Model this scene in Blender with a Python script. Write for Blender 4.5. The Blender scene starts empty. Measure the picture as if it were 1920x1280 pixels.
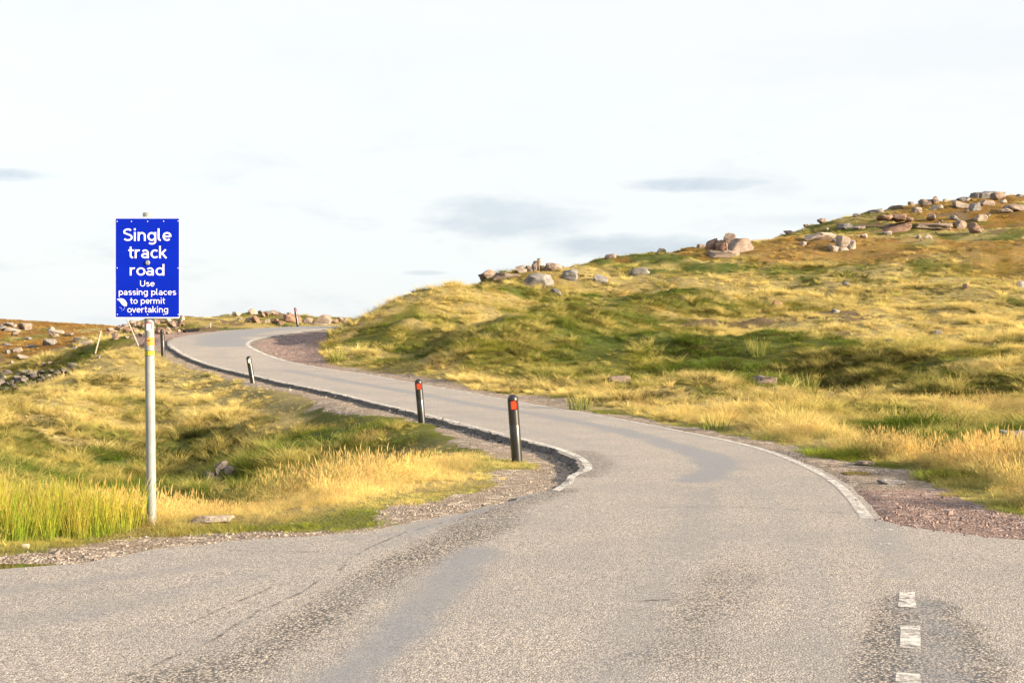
import bpy, bmesh, math, random
import numpy as np
from mathutils import Vector, Matrix, noise as mnoise
from mathutils.geometry import delaunay_2d_cdt

random.seed(7)
rng = np.random.default_rng(7)
S = bpy.context.scene
COL = S.collection

# ------------------------------------------------------------------ camera
EYE = 1.7
F = 50.0 / 36.0 * 1920.0            # focal length in pixels of the 1920 px wide photograph
cam_d = bpy.data.cameras.new('camera'); cam_d.lens = 50; cam_d.sensor_width = 36
cam_d.clip_start = 0.1; cam_d.clip_end = 20000
cam = bpy.data.objects.new('camera', cam_d); COL.objects.link(cam)
cam.location = (0, 0, EYE); cam.rotation_euler = (math.pi / 2, 0, 0)
S.camera = cam

# ------------------------------------------------------------------ light
SUN_EL = math.radians(15.0)
SUN_AZ = math.radians(112.0)        # clockwise from +Y: low on the right, a little behind the camera
SUN = Vector((math.sin(SUN_AZ) * math.cos(SUN_EL), math.cos(SUN_AZ) * math.cos(SUN_EL), math.sin(SUN_EL)))
sl = bpy.data.lights.new('sun', 'SUN'); sl.energy = 5.0; sl.angle = math.radians(0.5); sl.color = (1.0, 0.80, 0.55)
so = bpy.data.objects.new('sun', sl); COL.objects.link(so)
so.rotation_euler = SUN.to_track_quat('Z', 'Y').to_euler(); so.location = (60, -30, 40)
S.view_settings.view_transform = 'Standard'; S.view_settings.look = 'None'
S.view_settings.exposure = 1.75; S.view_settings.gamma = 1.0
try: S.view_settings.use_curve_mapping = False
except Exception: pass


class NT:
    """little helper round a node tree"""
    def __init__(self, tree):
        self.t = tree; self.n = tree.nodes; self.l = tree.links
    def add(self, typ, **kw):
        nd = self.n.new(typ)
        for k, v in kw.items(): setattr(nd, k, v)
        return nd
    def put(self, sock, v):
        if v is None: return
        if isinstance(v, bpy.types.NodeSocket): self.l.new(v, sock)
        else:
            if isinstance(v, (tuple, list)) and len(v) == 3 and sock.type == 'RGBA': v = (*v, 1)
            sock.default_value = v
    def math(self, op, a, b=None, c=None, clamp=False):
        nd = self.add('ShaderNodeMath', operation=op); nd.use_clamp = clamp
        self.put(nd.inputs[0], a); self.put(nd.inputs[1], b)
        if c is not None: self.put(nd.inputs[2], c)
        return nd.outputs[0]
    def mix(self, f, a, b, blend='MIX'):
        nd = self.add('ShaderNodeMix', data_type='RGBA', blend_type=blend)
        self.put(nd.inputs[0], f); self.put(nd.inputs[6], a); self.put(nd.inputs[7], b)
        return nd.outputs[2]
    def noise(self, vec, scale, detail=3, rough=0.55, dist=0.0):
        nd = self.add('ShaderNodeTexNoise'); self.put(nd.inputs['Vector'], vec)
        nd.inputs['Scale'].default_value = scale; nd.inputs['Detail'].default_value = detail
        nd.inputs['Roughness'].default_value = rough; nd.inputs['Distortion'].default_value = dist
        return nd.outputs[0]
    def voro(self, vec, scale, feature='F1', rnd=1.0):
        nd = self.add('ShaderNodeTexVoronoi', feature=feature); self.put(nd.inputs['Vector'], vec)
        nd.inputs['Scale'].default_value = scale; nd.inputs['Randomness'].default_value = rnd
        return nd
    def ramp(self, f, lo, hi, a=0.0, b=1.0):
        nd = self.add('ShaderNodeMapRange', interpolation_type='SMOOTHSTEP')
        self.put(nd.inputs[0], f)
        for i, v in zip((1, 2, 3, 4), (lo, hi, a, b)): self.put(nd.inputs[i], v)
        return nd.outputs[0]
    def attr(self, name, kind='GEOMETRY'):
        nd = self.add('ShaderNodeAttribute', attribute_name=name, attribute_type=kind)
        return nd


# ------------------------------------------------------------------ world: sky under a thin bright veil of cloud
W = bpy.data.worlds.new('World'); S.world = W; W.use_nodes = True
w = NT(W.node_tree); w.n.clear()
sky = w.add('ShaderNodeTexSky', sky_type='NISHITA'); sky.sun_disc = False
sky.sun_elevation = SUN_EL; sky.sun_rotation = SUN_AZ; sky.air_density = 1.0; sky.dust_density = 1.5; sky.ozone_density = 1.0
tc = w.add('ShaderNodeTexCoord'); sep = w.add('ShaderNodeSeparateXYZ'); w.l.new(tc.outputs['Generated'], sep.inputs[0])
az = w.math('ARCTAN2', sep.outputs[0], sep.outputs[1]); el = w.math('ARCSINE', sep.outputs[2])
comb = w.add('ShaderNodeCombineXYZ'); w.put(comb.inputs[0], w.math('MULTIPLY', az, 1.0)); w.put(comb.inputs[1], w.math('MULTIPLY', el, 3.2))
n1 = w.noise(comb.outputs[0], 9.0, 5, 0.6, 0.3); n2 = w.noise(comb.outputs[0], 34.0, 4, 0.6, 0.2); n3 = w.noise(comb.outputs[0], 3.2, 4, 0.6, 0.4)
total = None
# soft grey lens clouds: azimuth, elevation, half sizes (rad), strength
CLOUDS = [(-0.003, 0.0850, 0.060, 0.0150, .8), (-0.014, 0.092, 0.045, 0.011, .75), (0.137, 0.1095, 0.055, 0.0062, 1.0), (0.092, 0.0665, 0.07, 0.0085, 0.95), (0.215, 0.0835, 0.07, 0.005, 0.35),
          (-0.352, 0.1095, 0.040, 0.0048, 0.95), (-0.062, 0.0480, 0.016, 0.0018, 0.6), (0.30, 0.19, 0.20, 0.02, 0.12), (-0.55, 0.15, 0.1, 0.01, .6), (0.62, 0.2, 0.12, 0.012, .6)]
for a0, e0, ra, re, st in CLOUDS:
    wob = w.math('MULTIPLY_ADD', w.math('ADD', w.math('MULTIPLY', n2, .4), w.math('MULTIPLY', n1, .6)), 4.2, -2.1)
    dx = w.math('DIVIDE', w.math('SUBTRACT', az, a0), ra); dy = w.math('DIVIDE', w.math('SUBTRACT', el, e0), re)
    r2 = w.math('ADD', w.math('MULTIPLY', dx, dx), w.math('MULTIPLY', dy, dy))
    r2 = w.math('ADD', r2, wob)
    m = w.math('MULTIPLY', w.ramp(r2, 1.5, -0.25), st)
    total = m if total is None else w.math('MAXIMUM', total, m)
streak = w.math('MULTIPLY', w.ramp(n1, 0.52, 0.72), 0.40)
streak = w.math('MULTIPLY', streak, w.ramp(el, 0.22, 0.05))
total = w.math('MAXIMUM', total, streak)
veil = w.mix(w.ramp(el, -0.02, 0.20), (0.274, 0.294, 0.302), (0.304, 0.3045, 0.305))
veil = w.mix(w.ramp(n3, 0.35, 0.7), veil, (0.288, 0.2955, 0.300))
veil = w.mix(total, veil, (0.190, 0.214, 0.243))
lp = w.mix(0.90, None, veil)
nd = lp.node
scl = w.add('ShaderNodeVectorMath', operation='SCALE'); w.l.new(sky.outputs[0], scl.inputs[0]); scl.inputs['Scale'].default_value = 0.08
w.l.new(scl.outputs[0], nd.inputs[6])
bg = w.add('ShaderNodeBackground'); w.l.new(lp, bg.inputs[0]); bg.inputs[1].default_value = 1.0
ow = w.add('ShaderNodeOutputWorld'); w.l.new(bg.outputs[0], ow.inputs[0])


# ------------------------------------------------------------------ helpers
def tag(o, label=None, cat=None, group=None, kind=None):
    if label: o['label'] = label
    if cat: o['category'] = cat
    if group: o['group'] = group
    if kind: o['kind'] = kind
    return o

def mesh_np(name, V, Fc, mat=None, parent=None, smooth=False):
    me = bpy.data.meshes.new(name)
    me.from_pydata([tuple(v) for v in V], [], [tuple(f) for f in Fc])
    if mat: me.materials.append(mat)
    if smooth: me.polygons.foreach_set('use_smooth', [True] * len(me.polygons))
    me.update()
    o = bpy.data.objects.new(name, me); COL.objects.link(o)
    if parent: o.parent = parent
    return o

def bm_obj(name, bm, mat, parent=None, smooth=False):
    me = bpy.data.meshes.new(name); bm.to_mesh(me); bm.free()
    if mat: me.materials.append(mat)
    if smooth: me.polygons.foreach_set('use_smooth', [True] * len(me.polygons))
    o = bpy.data.objects.new(name, me); COL.objects.link(o)
    if parent: o.parent = parent
    return o

def empty(name, loc, rot=(0, 0, 0)):
    o = bpy.data.objects.new(name, None); COL.objects.link(o); o.location = loc; o.rotation_euler = rot
    o.empty_display_size = 0.2
    return o

def P(u, v, Y):
    return np.array([(u - 960) / F * Y, Y, EYE - (v - 640) / F * Y])

def PZ(u, v, z=0.0):
    return P(u, v, (EYE - z) * F / (v - 640.0))

def vnoise(x, y, seed=0):
    x = np.asarray(x, float); y = np.asarray(y, float)
    ix = np.floor(x).astype(np.int64); iy = np.floor(y).astype(np.int64)
    fx = x - ix; fy = y - iy
    fx = fx * fx * (3 - 2 * fx); fy = fy * fy * (3 - 2 * fy)
    def h(a, b):
        n = (a * 374761393 + b * 668265263 + seed * 144269504) & 0xffffffff
        n = ((n ^ (n >> 13)) * 1274126177) & 0xffffffff
        n = n ^ (n >> 16)
        return (n & 0xffffff) / float(0xffffff)
    return (h(ix, iy) * (1 - fx) + h(ix + 1, iy) * fx) * (1 - fy) + (h(ix, iy + 1) * (1 - fx) + h(ix + 1, iy + 1) * fx) * fy

def fbm(x, y, scale, oct=4, seed=0, gain=0.5):
    s = 0; a = 1; t = 0
    for k in range(oct):
        s = s + a * vnoise(x * scale * 2 ** k + 17.3 * k, y * scale * 2 ** k - 9.1 * k, seed + k)
        t += a; a *= gain
    return s / t

def sstep(a, b, x):
    t = np.clip((x - a) / (b - a), 0, 1); return t * t * (3 - 2 * t)

class TPS:
    def __init__(self, pts, lam=0.0):
        pts = np.asarray(pts, float); self.p = pts[:, :2] / 20.0; n = len(pts)
        K = self.k(self.p, self.p) + lam * np.eye(n)
        Q = np.c_[np.ones(n), self.p]
        A = np.zeros((n + 3, n + 3)); A[:n, :n] = K; A[:n, n:] = Q; A[n:, :n] = Q.T
        self.w = np.linalg.solve(A, np.r_[pts[:, 2], 0, 0, 0])
    @staticmethod
    def k(a, b):
        d2 = ((a[:, None, :] - b[None, :, :]) ** 2).sum(-1)
        return np.where(d2 > 1e-12, 0.5 * d2 * np.log(np.maximum(d2, 1e-12)), 0)
    def __call__(self, x, y):
        x = np.asarray(x, float); sh = x.shape
        q = np.c_[x.ravel(), np.asarray(y, float).ravel()] / 20.0
        out = np.empty(len(q))
        for i in range(0, len(q), 20000):
            c = q[i:i + 20000]
            out[i:i + 20000] = self.k(c, self.p) @ self.w[:-3] + np.c_[np.ones(len(c)), c] @ self.w[-3:]
        return out.reshape(sh)

# ------------------------------------------------------------------ road layout (pixel + distance -> world point)
J_LEFT = [(-70, 8.6), (-20, 9.6), (-8, 10.4)] + [tuple(PZ(u, v)[:2]) for u, v in
          [(0, 1066), (140, 1056), (220, 1043), (330, 1024), (430, 1014), (600, 1003), (690, 996), (780, 978), (850, 965), (950, 940), (1030, 918), (1070, 901)]]
L3 = [P(*a) for a in [(1086, 882, 18.75), (1082, 868, 19.7), (1060, 853, 20.9), (1020, 838, 22.1), (965, 823, 23.5), (880, 801, 27), (787, 777, 31), (700, 756, 35), (600, 732, 39.3), (530, 718, 42.6),
                       (470, 704, 45.8), (410, 690, 49), (355, 672, 52.3), (325, 656, 55), (313, 645, 57.5), (318, 638, 60), (335, 632, 63), (362, 627, 66.5), (400, 622, 70.5), (480, 615.5, 77.5), (557, 612, 85), (650, 610.5, 95)]]
L3 += [np.array(p) for p in [(-8.0, 112, 2.95), (0, 135, 2.8)]]
R3 = [P(*a) for a in [(1655, 976, 13.5), (1625, 940, 15.1), (1590, 908, 16.9), (1540, 880, 18.9), (1440, 842, 22.4), (1300, 811, 26.6), (1150, 782, 31.2), (1000, 757, 36.2), (857, 731, 40.8), (760, 714, 44.6), (694, 702, 47.2),
                       (600, 688, 50.5), (540, 676, 52.8), (495, 661, 55.2), (472, 649, 57.2), (470, 644, 59), (482, 637, 62), (515, 630, 66), (560, 623.5, 72), (620, 616.5, 80), (665, 613, 90)]]
R3 += [np.array(p) for p in [(-4.5, 111, 2.95), (4, 132, 2.8)]]
J_RIGHT = [tuple(PZ(u, v)[:2]) for u, v in [(1700, 986), (1800, 1001), (1920, 1012)]] + [(8, 11.9), (20, 11.2), (70, 10.2)]
BACK = [(70, -7), (-70, -7)]

road_ctl = [tuple(p) for p in L3 + R3]
road_ctl += [(x, y, 0.0) for x, y in J_LEFT + J_RIGHT + BACK] + [(x, y, 0.0) for x in (-30, -10, -2, 0, 2, 10, 30) for y in (-5, 2, 6, 9)] + [(0.5, 13, 0), (2, 13, 0), (2.2, 16, 0), (2.8, 18.5, 0.0), (0, 11, 0)]
road_z = TPS(road_ctl, 0.0006)

def resample(pts, step):
    pts = np.asarray(pts, float); seg = np.linalg.norm(np.diff(pts[:, :2], axis=0), axis=1); s = np.r_[0, np.cumsum(seg)]
    # Catmull-Rom through the points for smooth kerb lines
    n = max(2, int(s[-1] / step)); t = np.linspace(0, s[-1], n + 1); out = []
    for q in t:
        i = min(max(np.searchsorted(s, q) - 1, 0), len(pts) - 2); f = (q - s[i]) / max(seg[i], 1e-9)
        p0, p1, p2, p3 = pts[max(i - 1, 0)], pts[i], pts[i + 1], pts[min(i + 2, len(pts) - 1)]
        d1 = seg[i]; d0 = seg[i - 1] if i > 0 else d1; d2 = seg[i + 1] if i + 1 < len(seg) else d1
        m1 = ((p2 - p1) / d1 * d0 + (p1 - p0) / max(d0, 1e-9) * d1) / (d0 + d1) if i > 0 else (p2 - p1) / d1
        m2 = ((p3 - p2) / max(d2, 1e-9) * d1 + (p2 - p1) / d1 * d2) / (d1 + d2) if i + 1 < len(seg) else (p2 - p1) / d1
        h00 = 2*f**3-3*f**2+1; h10 = f**3-2*f**2+f; h01 = -2*f**3+3*f**2; h11 = f**3-f**2
        out.append(h00*p1 + h10*d1*m1 + h01*p2 + h11*d1*m2)
    return np.array(out)

Ledge = resample([p[:2] for p in L3], 0.25)
Redge = resample([p[:2] for p in R3], 0.25)
JL = resample(J_LEFT[2:], 0.25); JR = resample(J_RIGHT[:4], 0.25)
poly = np.vstack([np.array(J_LEFT[:2]), JL, Ledge, Redge[::-1], JR, np.array(J_RIGHT[4:]), np.array(BACK)])
keep = np.r_[True, np.linalg.norm(np.diff(poly, axis=0), axis=1) > 0.06]; poly = poly[keep]

def inside(px, py, pg):
    c = np.zeros(px.shape, bool); x0, y0 = pg[-1]
    for x1, y1 in pg:
        cond = (y1 > py) != (y0 > py)
        xi = (x0 - x1) * (py - y1) / ((y0 - y1) if y0 != y1 else 1e-12) + x1
        c ^= cond & (px < xi); x0, y0 = x1, y1
    return c

def dist_poly(px, py, pg, closed=True):
    """distance to a polyline and index of the nearest segment"""
    best = np.full(px.shape, 1e9); idx = np.zeros(px.shape, int); n = len(pg)
    for i in range(n if closed else n - 1):
        a = pg[i]; b = pg[(i + 1) % n]; d = b - a; L = d @ d + 1e-12
        t = np.clip(((px - a[0]) * d[0] + (py - a[1]) * d[1]) / L, 0, 1)
        q = (px - a[0] - t * d[0]) ** 2 + (py - a[1] - t * d[1]) ** 2
        m = q < best; best = np.where(m, q, best); idx = np.where(m, i, idx)
    return np.sqrt(best), idx

# ------------------------------------------------------------------ terrain control points
C = []
def c(u, v, Y): C.append(tuple(P(u, v, Y)))
def cx(x, y, z): C.append((x, y, z))
for p in L3[::2] + R3[::2]: cx(p[0], p[1], p[2] - 0.06)
for x, y in J_LEFT + J_RIGHT + BACK: cx(x, y, -0.03)
# right flats and hill, column by column up to its crest
for a in [(1760, 960, 14.2), (1920, 985, 13.2), (1920, 900, 17.5), (1760, 880, 18.9), (1920, 850, 21), (1920, 800, 27), (1640, 850, 21.5), (1600, 815, 25.6), (1450, 800, 28), (1300, 785, 31), (1400, 742, 37), (1700, 742, 36), (1920, 745, 34), (2300, 800, 26), (2300, 950, 14.5),
          (1100, 742, 38), (1000, 738, 39.7),
          (1000, 690, 46), (1000, 640, 52.5), (1000, 580, 62), (1000, 538, 72), (1000, 514, 80),
          (850, 722, 42.6), (850, 680, 48), (850, 630, 54), (850, 580, 60), (850, 553, 66), (850, 540, 71),
          (740, 693, 48.6), (740, 655, 52), (740, 610, 56), (740, 584, 60), (740, 569, 63),
          (690, 678, 51), (690, 636, 56), (690, 616, 61),
          (640, 655, 55), (632, 634, 60), (625, 624, 68), (650, 640, 62),
          (1200, 762, 35), (1200, 710, 43), (1200, 650, 52), (1200, 590, 64), (1200, 536, 77), (1200, 492, 88),
          (1400, 690, 45), (1400, 630, 55), (1400, 570, 68), (1400, 502, 84), (1400, 451, 98),
          (1600, 700, 43), (1600, 640, 53), (1600, 570, 67), (1600, 500, 84), (1600, 428, 105), (1600, 402, 114),
          (1800, 700, 41.5), (1800, 640, 52), (1800, 570, 66), (1800, 500, 82), (1800, 430, 104), (1800, 380, 124),
          (2000, 700, 40), (2000, 600, 60), (2000, 480, 85), (2000, 373, 130), (2600, 720, 38), (2600, 500, 80), (2600, 340, 130)]: c(*a)
for u, Y, z in [(690, 76, 2.3), (740, 82, 3.2), (850, 92, 4.2), (1000, 102, 5.3), (1200, 112, 6.4), (1400, 122, 8.8), (1600, 138, 11.7), (1800, 150, 14.0), (2000, 160, 14.8), (2600, 160, 15)]: cx((u - 960) / F * Y, Y, z)
# left: verge, hollow, bank, ridge
for a in [(0, 1020, 11.9), (280, 985, 13.2), (0, 975, 13.4), (140, 972, 13.6), (420, 968, 13.9), (560, 950, 14.7), (700, 925, 16), (880, 903, 17.2), (965, 878, 19),
          (650, 905, 22), (650, 850, 27), (650, 806, 30.5), (800, 862, 21.3), (880, 850, 21.8), (790, 797, 28.8), (740, 794, 28.8),
          (500, 905, 26), (500, 850, 30.5), (500, 800, 35), (500, 758, 38.6), (500, 737, 41),
          (400, 908, 29.5), (400, 850, 33.5), (400, 800, 37.5), (400, 750, 42), (400, 714, 46),
          (300, 912, 31), (300, 850, 35.5), (300, 800, 39.5), (300, 742, 45), (300, 688, 50.5), (285, 652, 54), (235, 655, 53),
          (150, 912, 28), (150, 850, 33), (150, 800, 37), (150, 752, 41), (150, 706, 47), (178, 662, 51),
          (0, 912, 24), (0, 850, 29), (0, 815, 32), (0, 805, 34), (0, 798, 36), (70, 750, 41),
          (-300, 860, 22), (-300, 790, 30), (-300, 960, 14), (-800, 900, 18)]: c(*a)
for x, y, z in [(-6.5, 16.5, -0.7), (-4.2, 17.2, -0.8), (-2.7, 18.4, -0.5), (-9, 17, -.6), (-6, 21, -1.1)]: cx(x, y, z)
# beyond the ridge: valley, far moor, rubble bank behind the bend
for u, Y, z in [(0, 50, -1.9), (60, 52, -1.4), (100, 56, -0.9), (165, 62, 0.3), (-300, 50, -1.5), (-700, 60, -2)]: cx((u - 960) / F * Y, Y, z)
for a in [(0, 742, 80), (0, 695, 115), (100, 690, 115), (100, 720, 85), (0, 650, 145), (0, 598, 185), (100, 640, 140), (100, 613, 175), (165, 634, 125), (165, 628, 160), (-250, 690, 115), (-250, 590, 190), (-600, 690, 110), (-600, 580, 190),
          (205, 645, 64), (225, 619, 82), (270, 632, 68), (270, 608, 86), (330, 622, 72), (330, 608, 88), (400, 611, 79), (400, 594, 92), (480, 605, 89), (480, 586, 102), (560, 603, 97), (560, 598, 107), (640, 604, 112), (700, 604, 125)]: c(*a)
for u, Y, z in [(0, 230, 4.4), (100, 230, 3.6), (165, 220, 2.6), (225, 130, 1.6), (330, 130, 2.0), (480, 140, 2.4), (640, 160, 2.6), (-600, 240, 5)]: cx((u - 960) / F * Y, Y, z)
nat = TPS(C, 0.0012)

def axis(lo, hi, dlo, dhi, d, far, g=1.09):
    mid = np.arange(lo, hi + d * .5, d); out = list(mid); x, s = mid[-1], d
    while x < dhi: s = min(s * g, 0.55) if x < far[1] else s * 1.35; x += s; out.append(x)
    x, s = mid[0], d; pre = []
    while x > dlo: s = min(s * g, 0.55) if x > far[0] else s * 1.35; x -= s; pre.append(x)
    return np.array(pre[::-1] + out)
XS = axis(-15, 12, -4000, 4000, 0.2, (-62, 62))
YS = axis(9, 60, -4000, 6000, 0.2, (7, 215))
GX, GY = np.meshgrid(XS, YS)
D = np.full(GX.shape, 50.0); IDX = np.zeros(GX.shape, int)
m = (np.abs(GX) < 75) & (GY > -12) & (GY < 140)
near_poly = poly
dd, ii = dist_poly(GX[m], GY[m], near_poly); D[m] = dd; IDX[m] = ii
INS = np.zeros(GX.shape, bool); INS[m] = inside(GX[m], GY[m], poly)
SD = np.where(INS, -D, D)
# left or right of the road, by the nearest boundary segment
nL = 2 + len(JL) + len(Ledge)
LEFT = IDX < nL
Xc = np.clip(GX, -75, 75); Yc = np.clip(GY, -10, 240)
Zn = nat(Xc, Yc)
far = np.maximum(np.maximum(np.abs(GX) - 75, GY - 240), np.maximum(-10 - GY, 0))
Zn = Zn - sstep(0, 400, far) * (np.maximum(Zn, 0) + 12)
hummock = (fbm(GX, GY, 0.75, 4, 3) - 0.5) * 0.62 + (fbm(GX, GY, 0.14, 3, 11) - 0.5) * 1.1 * sstep(22, 60, GY) * (0.35 + 0.65 * sstep(-7, 1, GX))
def spur(pts, wid, amp, z=None):
    global hummock
    pl = np.array([P(*a)[:2] for a in pts]); mm_ = (GY > 25) & (GY < 110) & (np.abs(GX) < 45); d = dist_poly(GX[mm_], GY[mm_], pl, False)[0]
    hummock[mm_] += amp * np.exp(-(d / wid) ** 2)
spur([(868, 672, 48.5), (1000, 628, 55), (1130, 598, 62), (1290, 568, 69)], 2.4, 0.75)
spur([(760, 660, 51), (870, 618, 57), (1010, 580, 63)], 2.2, -0.55)
spur([(690, 600, 60), (850, 570, 62), (1000, 545, 70)], 2.5, 0.25)
spur([(1260, 640, 52), (1500, 645, 51), (1900, 690, 43)], 3.0, 0.55)
spur([(1200, 690, 46), (1450, 690, 45), (1700, 740, 37)], 2.6, -0.45)
spur([(1350, 530, 78), (1600, 520, 80), (1900, 500, 84)], 3.5, 0.6)
hamp = sstep(0.9, 3.5, SD) * sstep(12.5, 18, GY) * np.where(far > 0, 0, 1)
Zn = Zn + hummock * hamp
Rz = np.zeros(GX.shape); mr = m & (SD < 8); Rz[mr] = road_z(GX[mr], GY[mr])
drop_l = 0.03 + 0.06 * sstep(16.8, 19.2, GY)
dropn = np.where(LEFT, drop_l * (0.75 + 0.5 * fbm(GX, GY, 0.8, 2, 5)), 0.02)
drop = np.where(INS, np.maximum(0.09, np.where(LEFT, dropn, 0.09)), dropn)
blend = np.where(LEFT, sstep(0.5, 1.7, SD), sstep(0.2, 1.6, SD))
Z = np.where(SD < 8, (Rz - drop) * (1 - blend) + Zn * blend, Zn)
# rut for puddles
def pit(x0, y0, rx, ry, dep):
    global Z
    Z = Z - dep * np.exp(-(((GX - x0) / rx) ** 2 + ((GY - y0) / ry) ** 2) ** 2) * (~INS)
pud_l = PZ(30, 1055); pud_r = PZ(1606, 882)
pit(pud_l[0], pud_l[1] + .05, 0.9, 0.30, 0.06); pit(pud_r[0], pud_r[1], 0.3, 0.3, 0.03)

def gsample(A, x, y):
    x = np.asarray(x, float); y = np.asarray(y, float)
    i = np.clip(np.searchsorted(XS, x) - 1, 0, len(XS) - 2); j = np.clip(np.searchsorted(YS, y) - 1, 0, len(YS) - 2)
    fx = (x - XS[i]) / (XS[i + 1] - XS[i]); fy = (y - YS[j]) / (YS[j + 1] - YS[j])
    return (A[j, i] * (1 - fx) + A[j, i + 1] * fx) * (1 - fy) + (A[j + 1, i] * (1 - fx) + A[j + 1, i + 1] * fx) * fy
def tz(x, y): return float(gsample(Z, x, y))

def hit(u, v):
    """where the line of sight through a pixel of the photograph meets the ground (or the crest, if it misses)"""
    Y = np.exp(np.linspace(math.log(9), math.log(230), 3000)); x = (u - 960) / F * Y
    vt = 640 + (EYE - gsample(Z, x, Y)) / Y * F
    k = np.where(vt <= v)[0]
    k = k[0] if len(k) else int(np.argmin(vt))
    return np.array([x[k], Y[k], float(gsample(Z, x[k], Y[k]))])

# ------------------------------------------------------------------ ground zones
inv = lambda pts: np.array([P(*a)[:2] for a in pts])
PASS = np.vstack([inv([(470, 646, 58.5), (540, 676, 52.8), (600, 688, 50.5), (625, 688, 50.0), (622, 678, 51.2), (604, 668, 53), (600, 655, 55), (612, 642, 58), (640, 627, 66), (668, 613, 78), (672, 611, 92), (655, 612, 90), (600, 619, 76), (515, 630, 66)])])
mp = m & (GY > 40); PD = np.full(GX.shape, 50.0)
PD[mp] = np.where(inside(GX[mp], GY[mp], PASS), -1, 1) * dist_poly(GX[mp], GY[mp], PASS)[0]
nz = fbm(GX, GY, 0.9, 3, 21) - 0.5; nz2 = fbm(GX, GY, 0.35, 2, 31) - .5
wl = np.where(GY < 16, 0.46 + 0.5 * sstep(12.6, 15.5, GY) + 0.45 * sstep(-1.5, -4, GX), 0.72 - 0.15 * sstep(35, 52, GY) + 0.5 * np.exp(-((GY - 34.5) / 2.2) ** 2) + 0.35 * np.exp(-((GY - 20.3) / 1.6) ** 2))
hump = np.exp(-(((GX - P(780, 802, 29.6)[0]) / 2.0) ** 2 + ((GY - 29.0) / 2.6) ** 2)) + 1.3 * np.exp(-(((GX - P(966, 880, 20.3)[0]) / 0.5) ** 2 + ((GY - 20.2) / .55) ** 2))
wl = wl - hump * 0.55 + np.where(GY > 57.5, 1.6 * sstep(57.5, 60, GY) * (1 - sstep(72, 80, GY)), 0)
wr = 0.45 + 0.75 * sstep(22, 16.5, GY) + 0.5 * sstep(33, 38, GY) * (1 - sstep(46, 52, GY)) + nz2 * 0.5
wv = np.where(LEFT, wl, wr)
BARE = sstep(0.22, -0.08, SD - wv - nz * 0.9)               # worn stony verge beside the asphalt
BARE = np.maximum(BARE, sstep(0.2, -0.2, PD + nz * 0.5))
PURP = np.maximum(sstep(0.25, -0.2, PD + nz * 0.4), BARE * (((~LEFT) & (GY < 16.5)) | (LEFT & (GY > 57.5))))
TRACK = np.exp(-((GY - 115 - nz2 * 6) / 1.6) ** 2) * (GX < -30)
# bare peaty scrapes on the hill
SCR = sstep(0.64, 0.74, fbm(GX, GY, 0.2, 4, 77, 0.65)) * sstep(35, 45, GY) * sstep(-4, 0, GX)
ROCKY = sstep(0.52, 0.64, fbm(GX, GY, 0.3, 3, 87)) * ((GY > 60) & (GX < -14) & (GY < 130)) + ((GY > 68) & (GX < -22) & (GY < 108)) * 0.9
ROCKY = np.clip(ROCKY, 0, 1)

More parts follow.
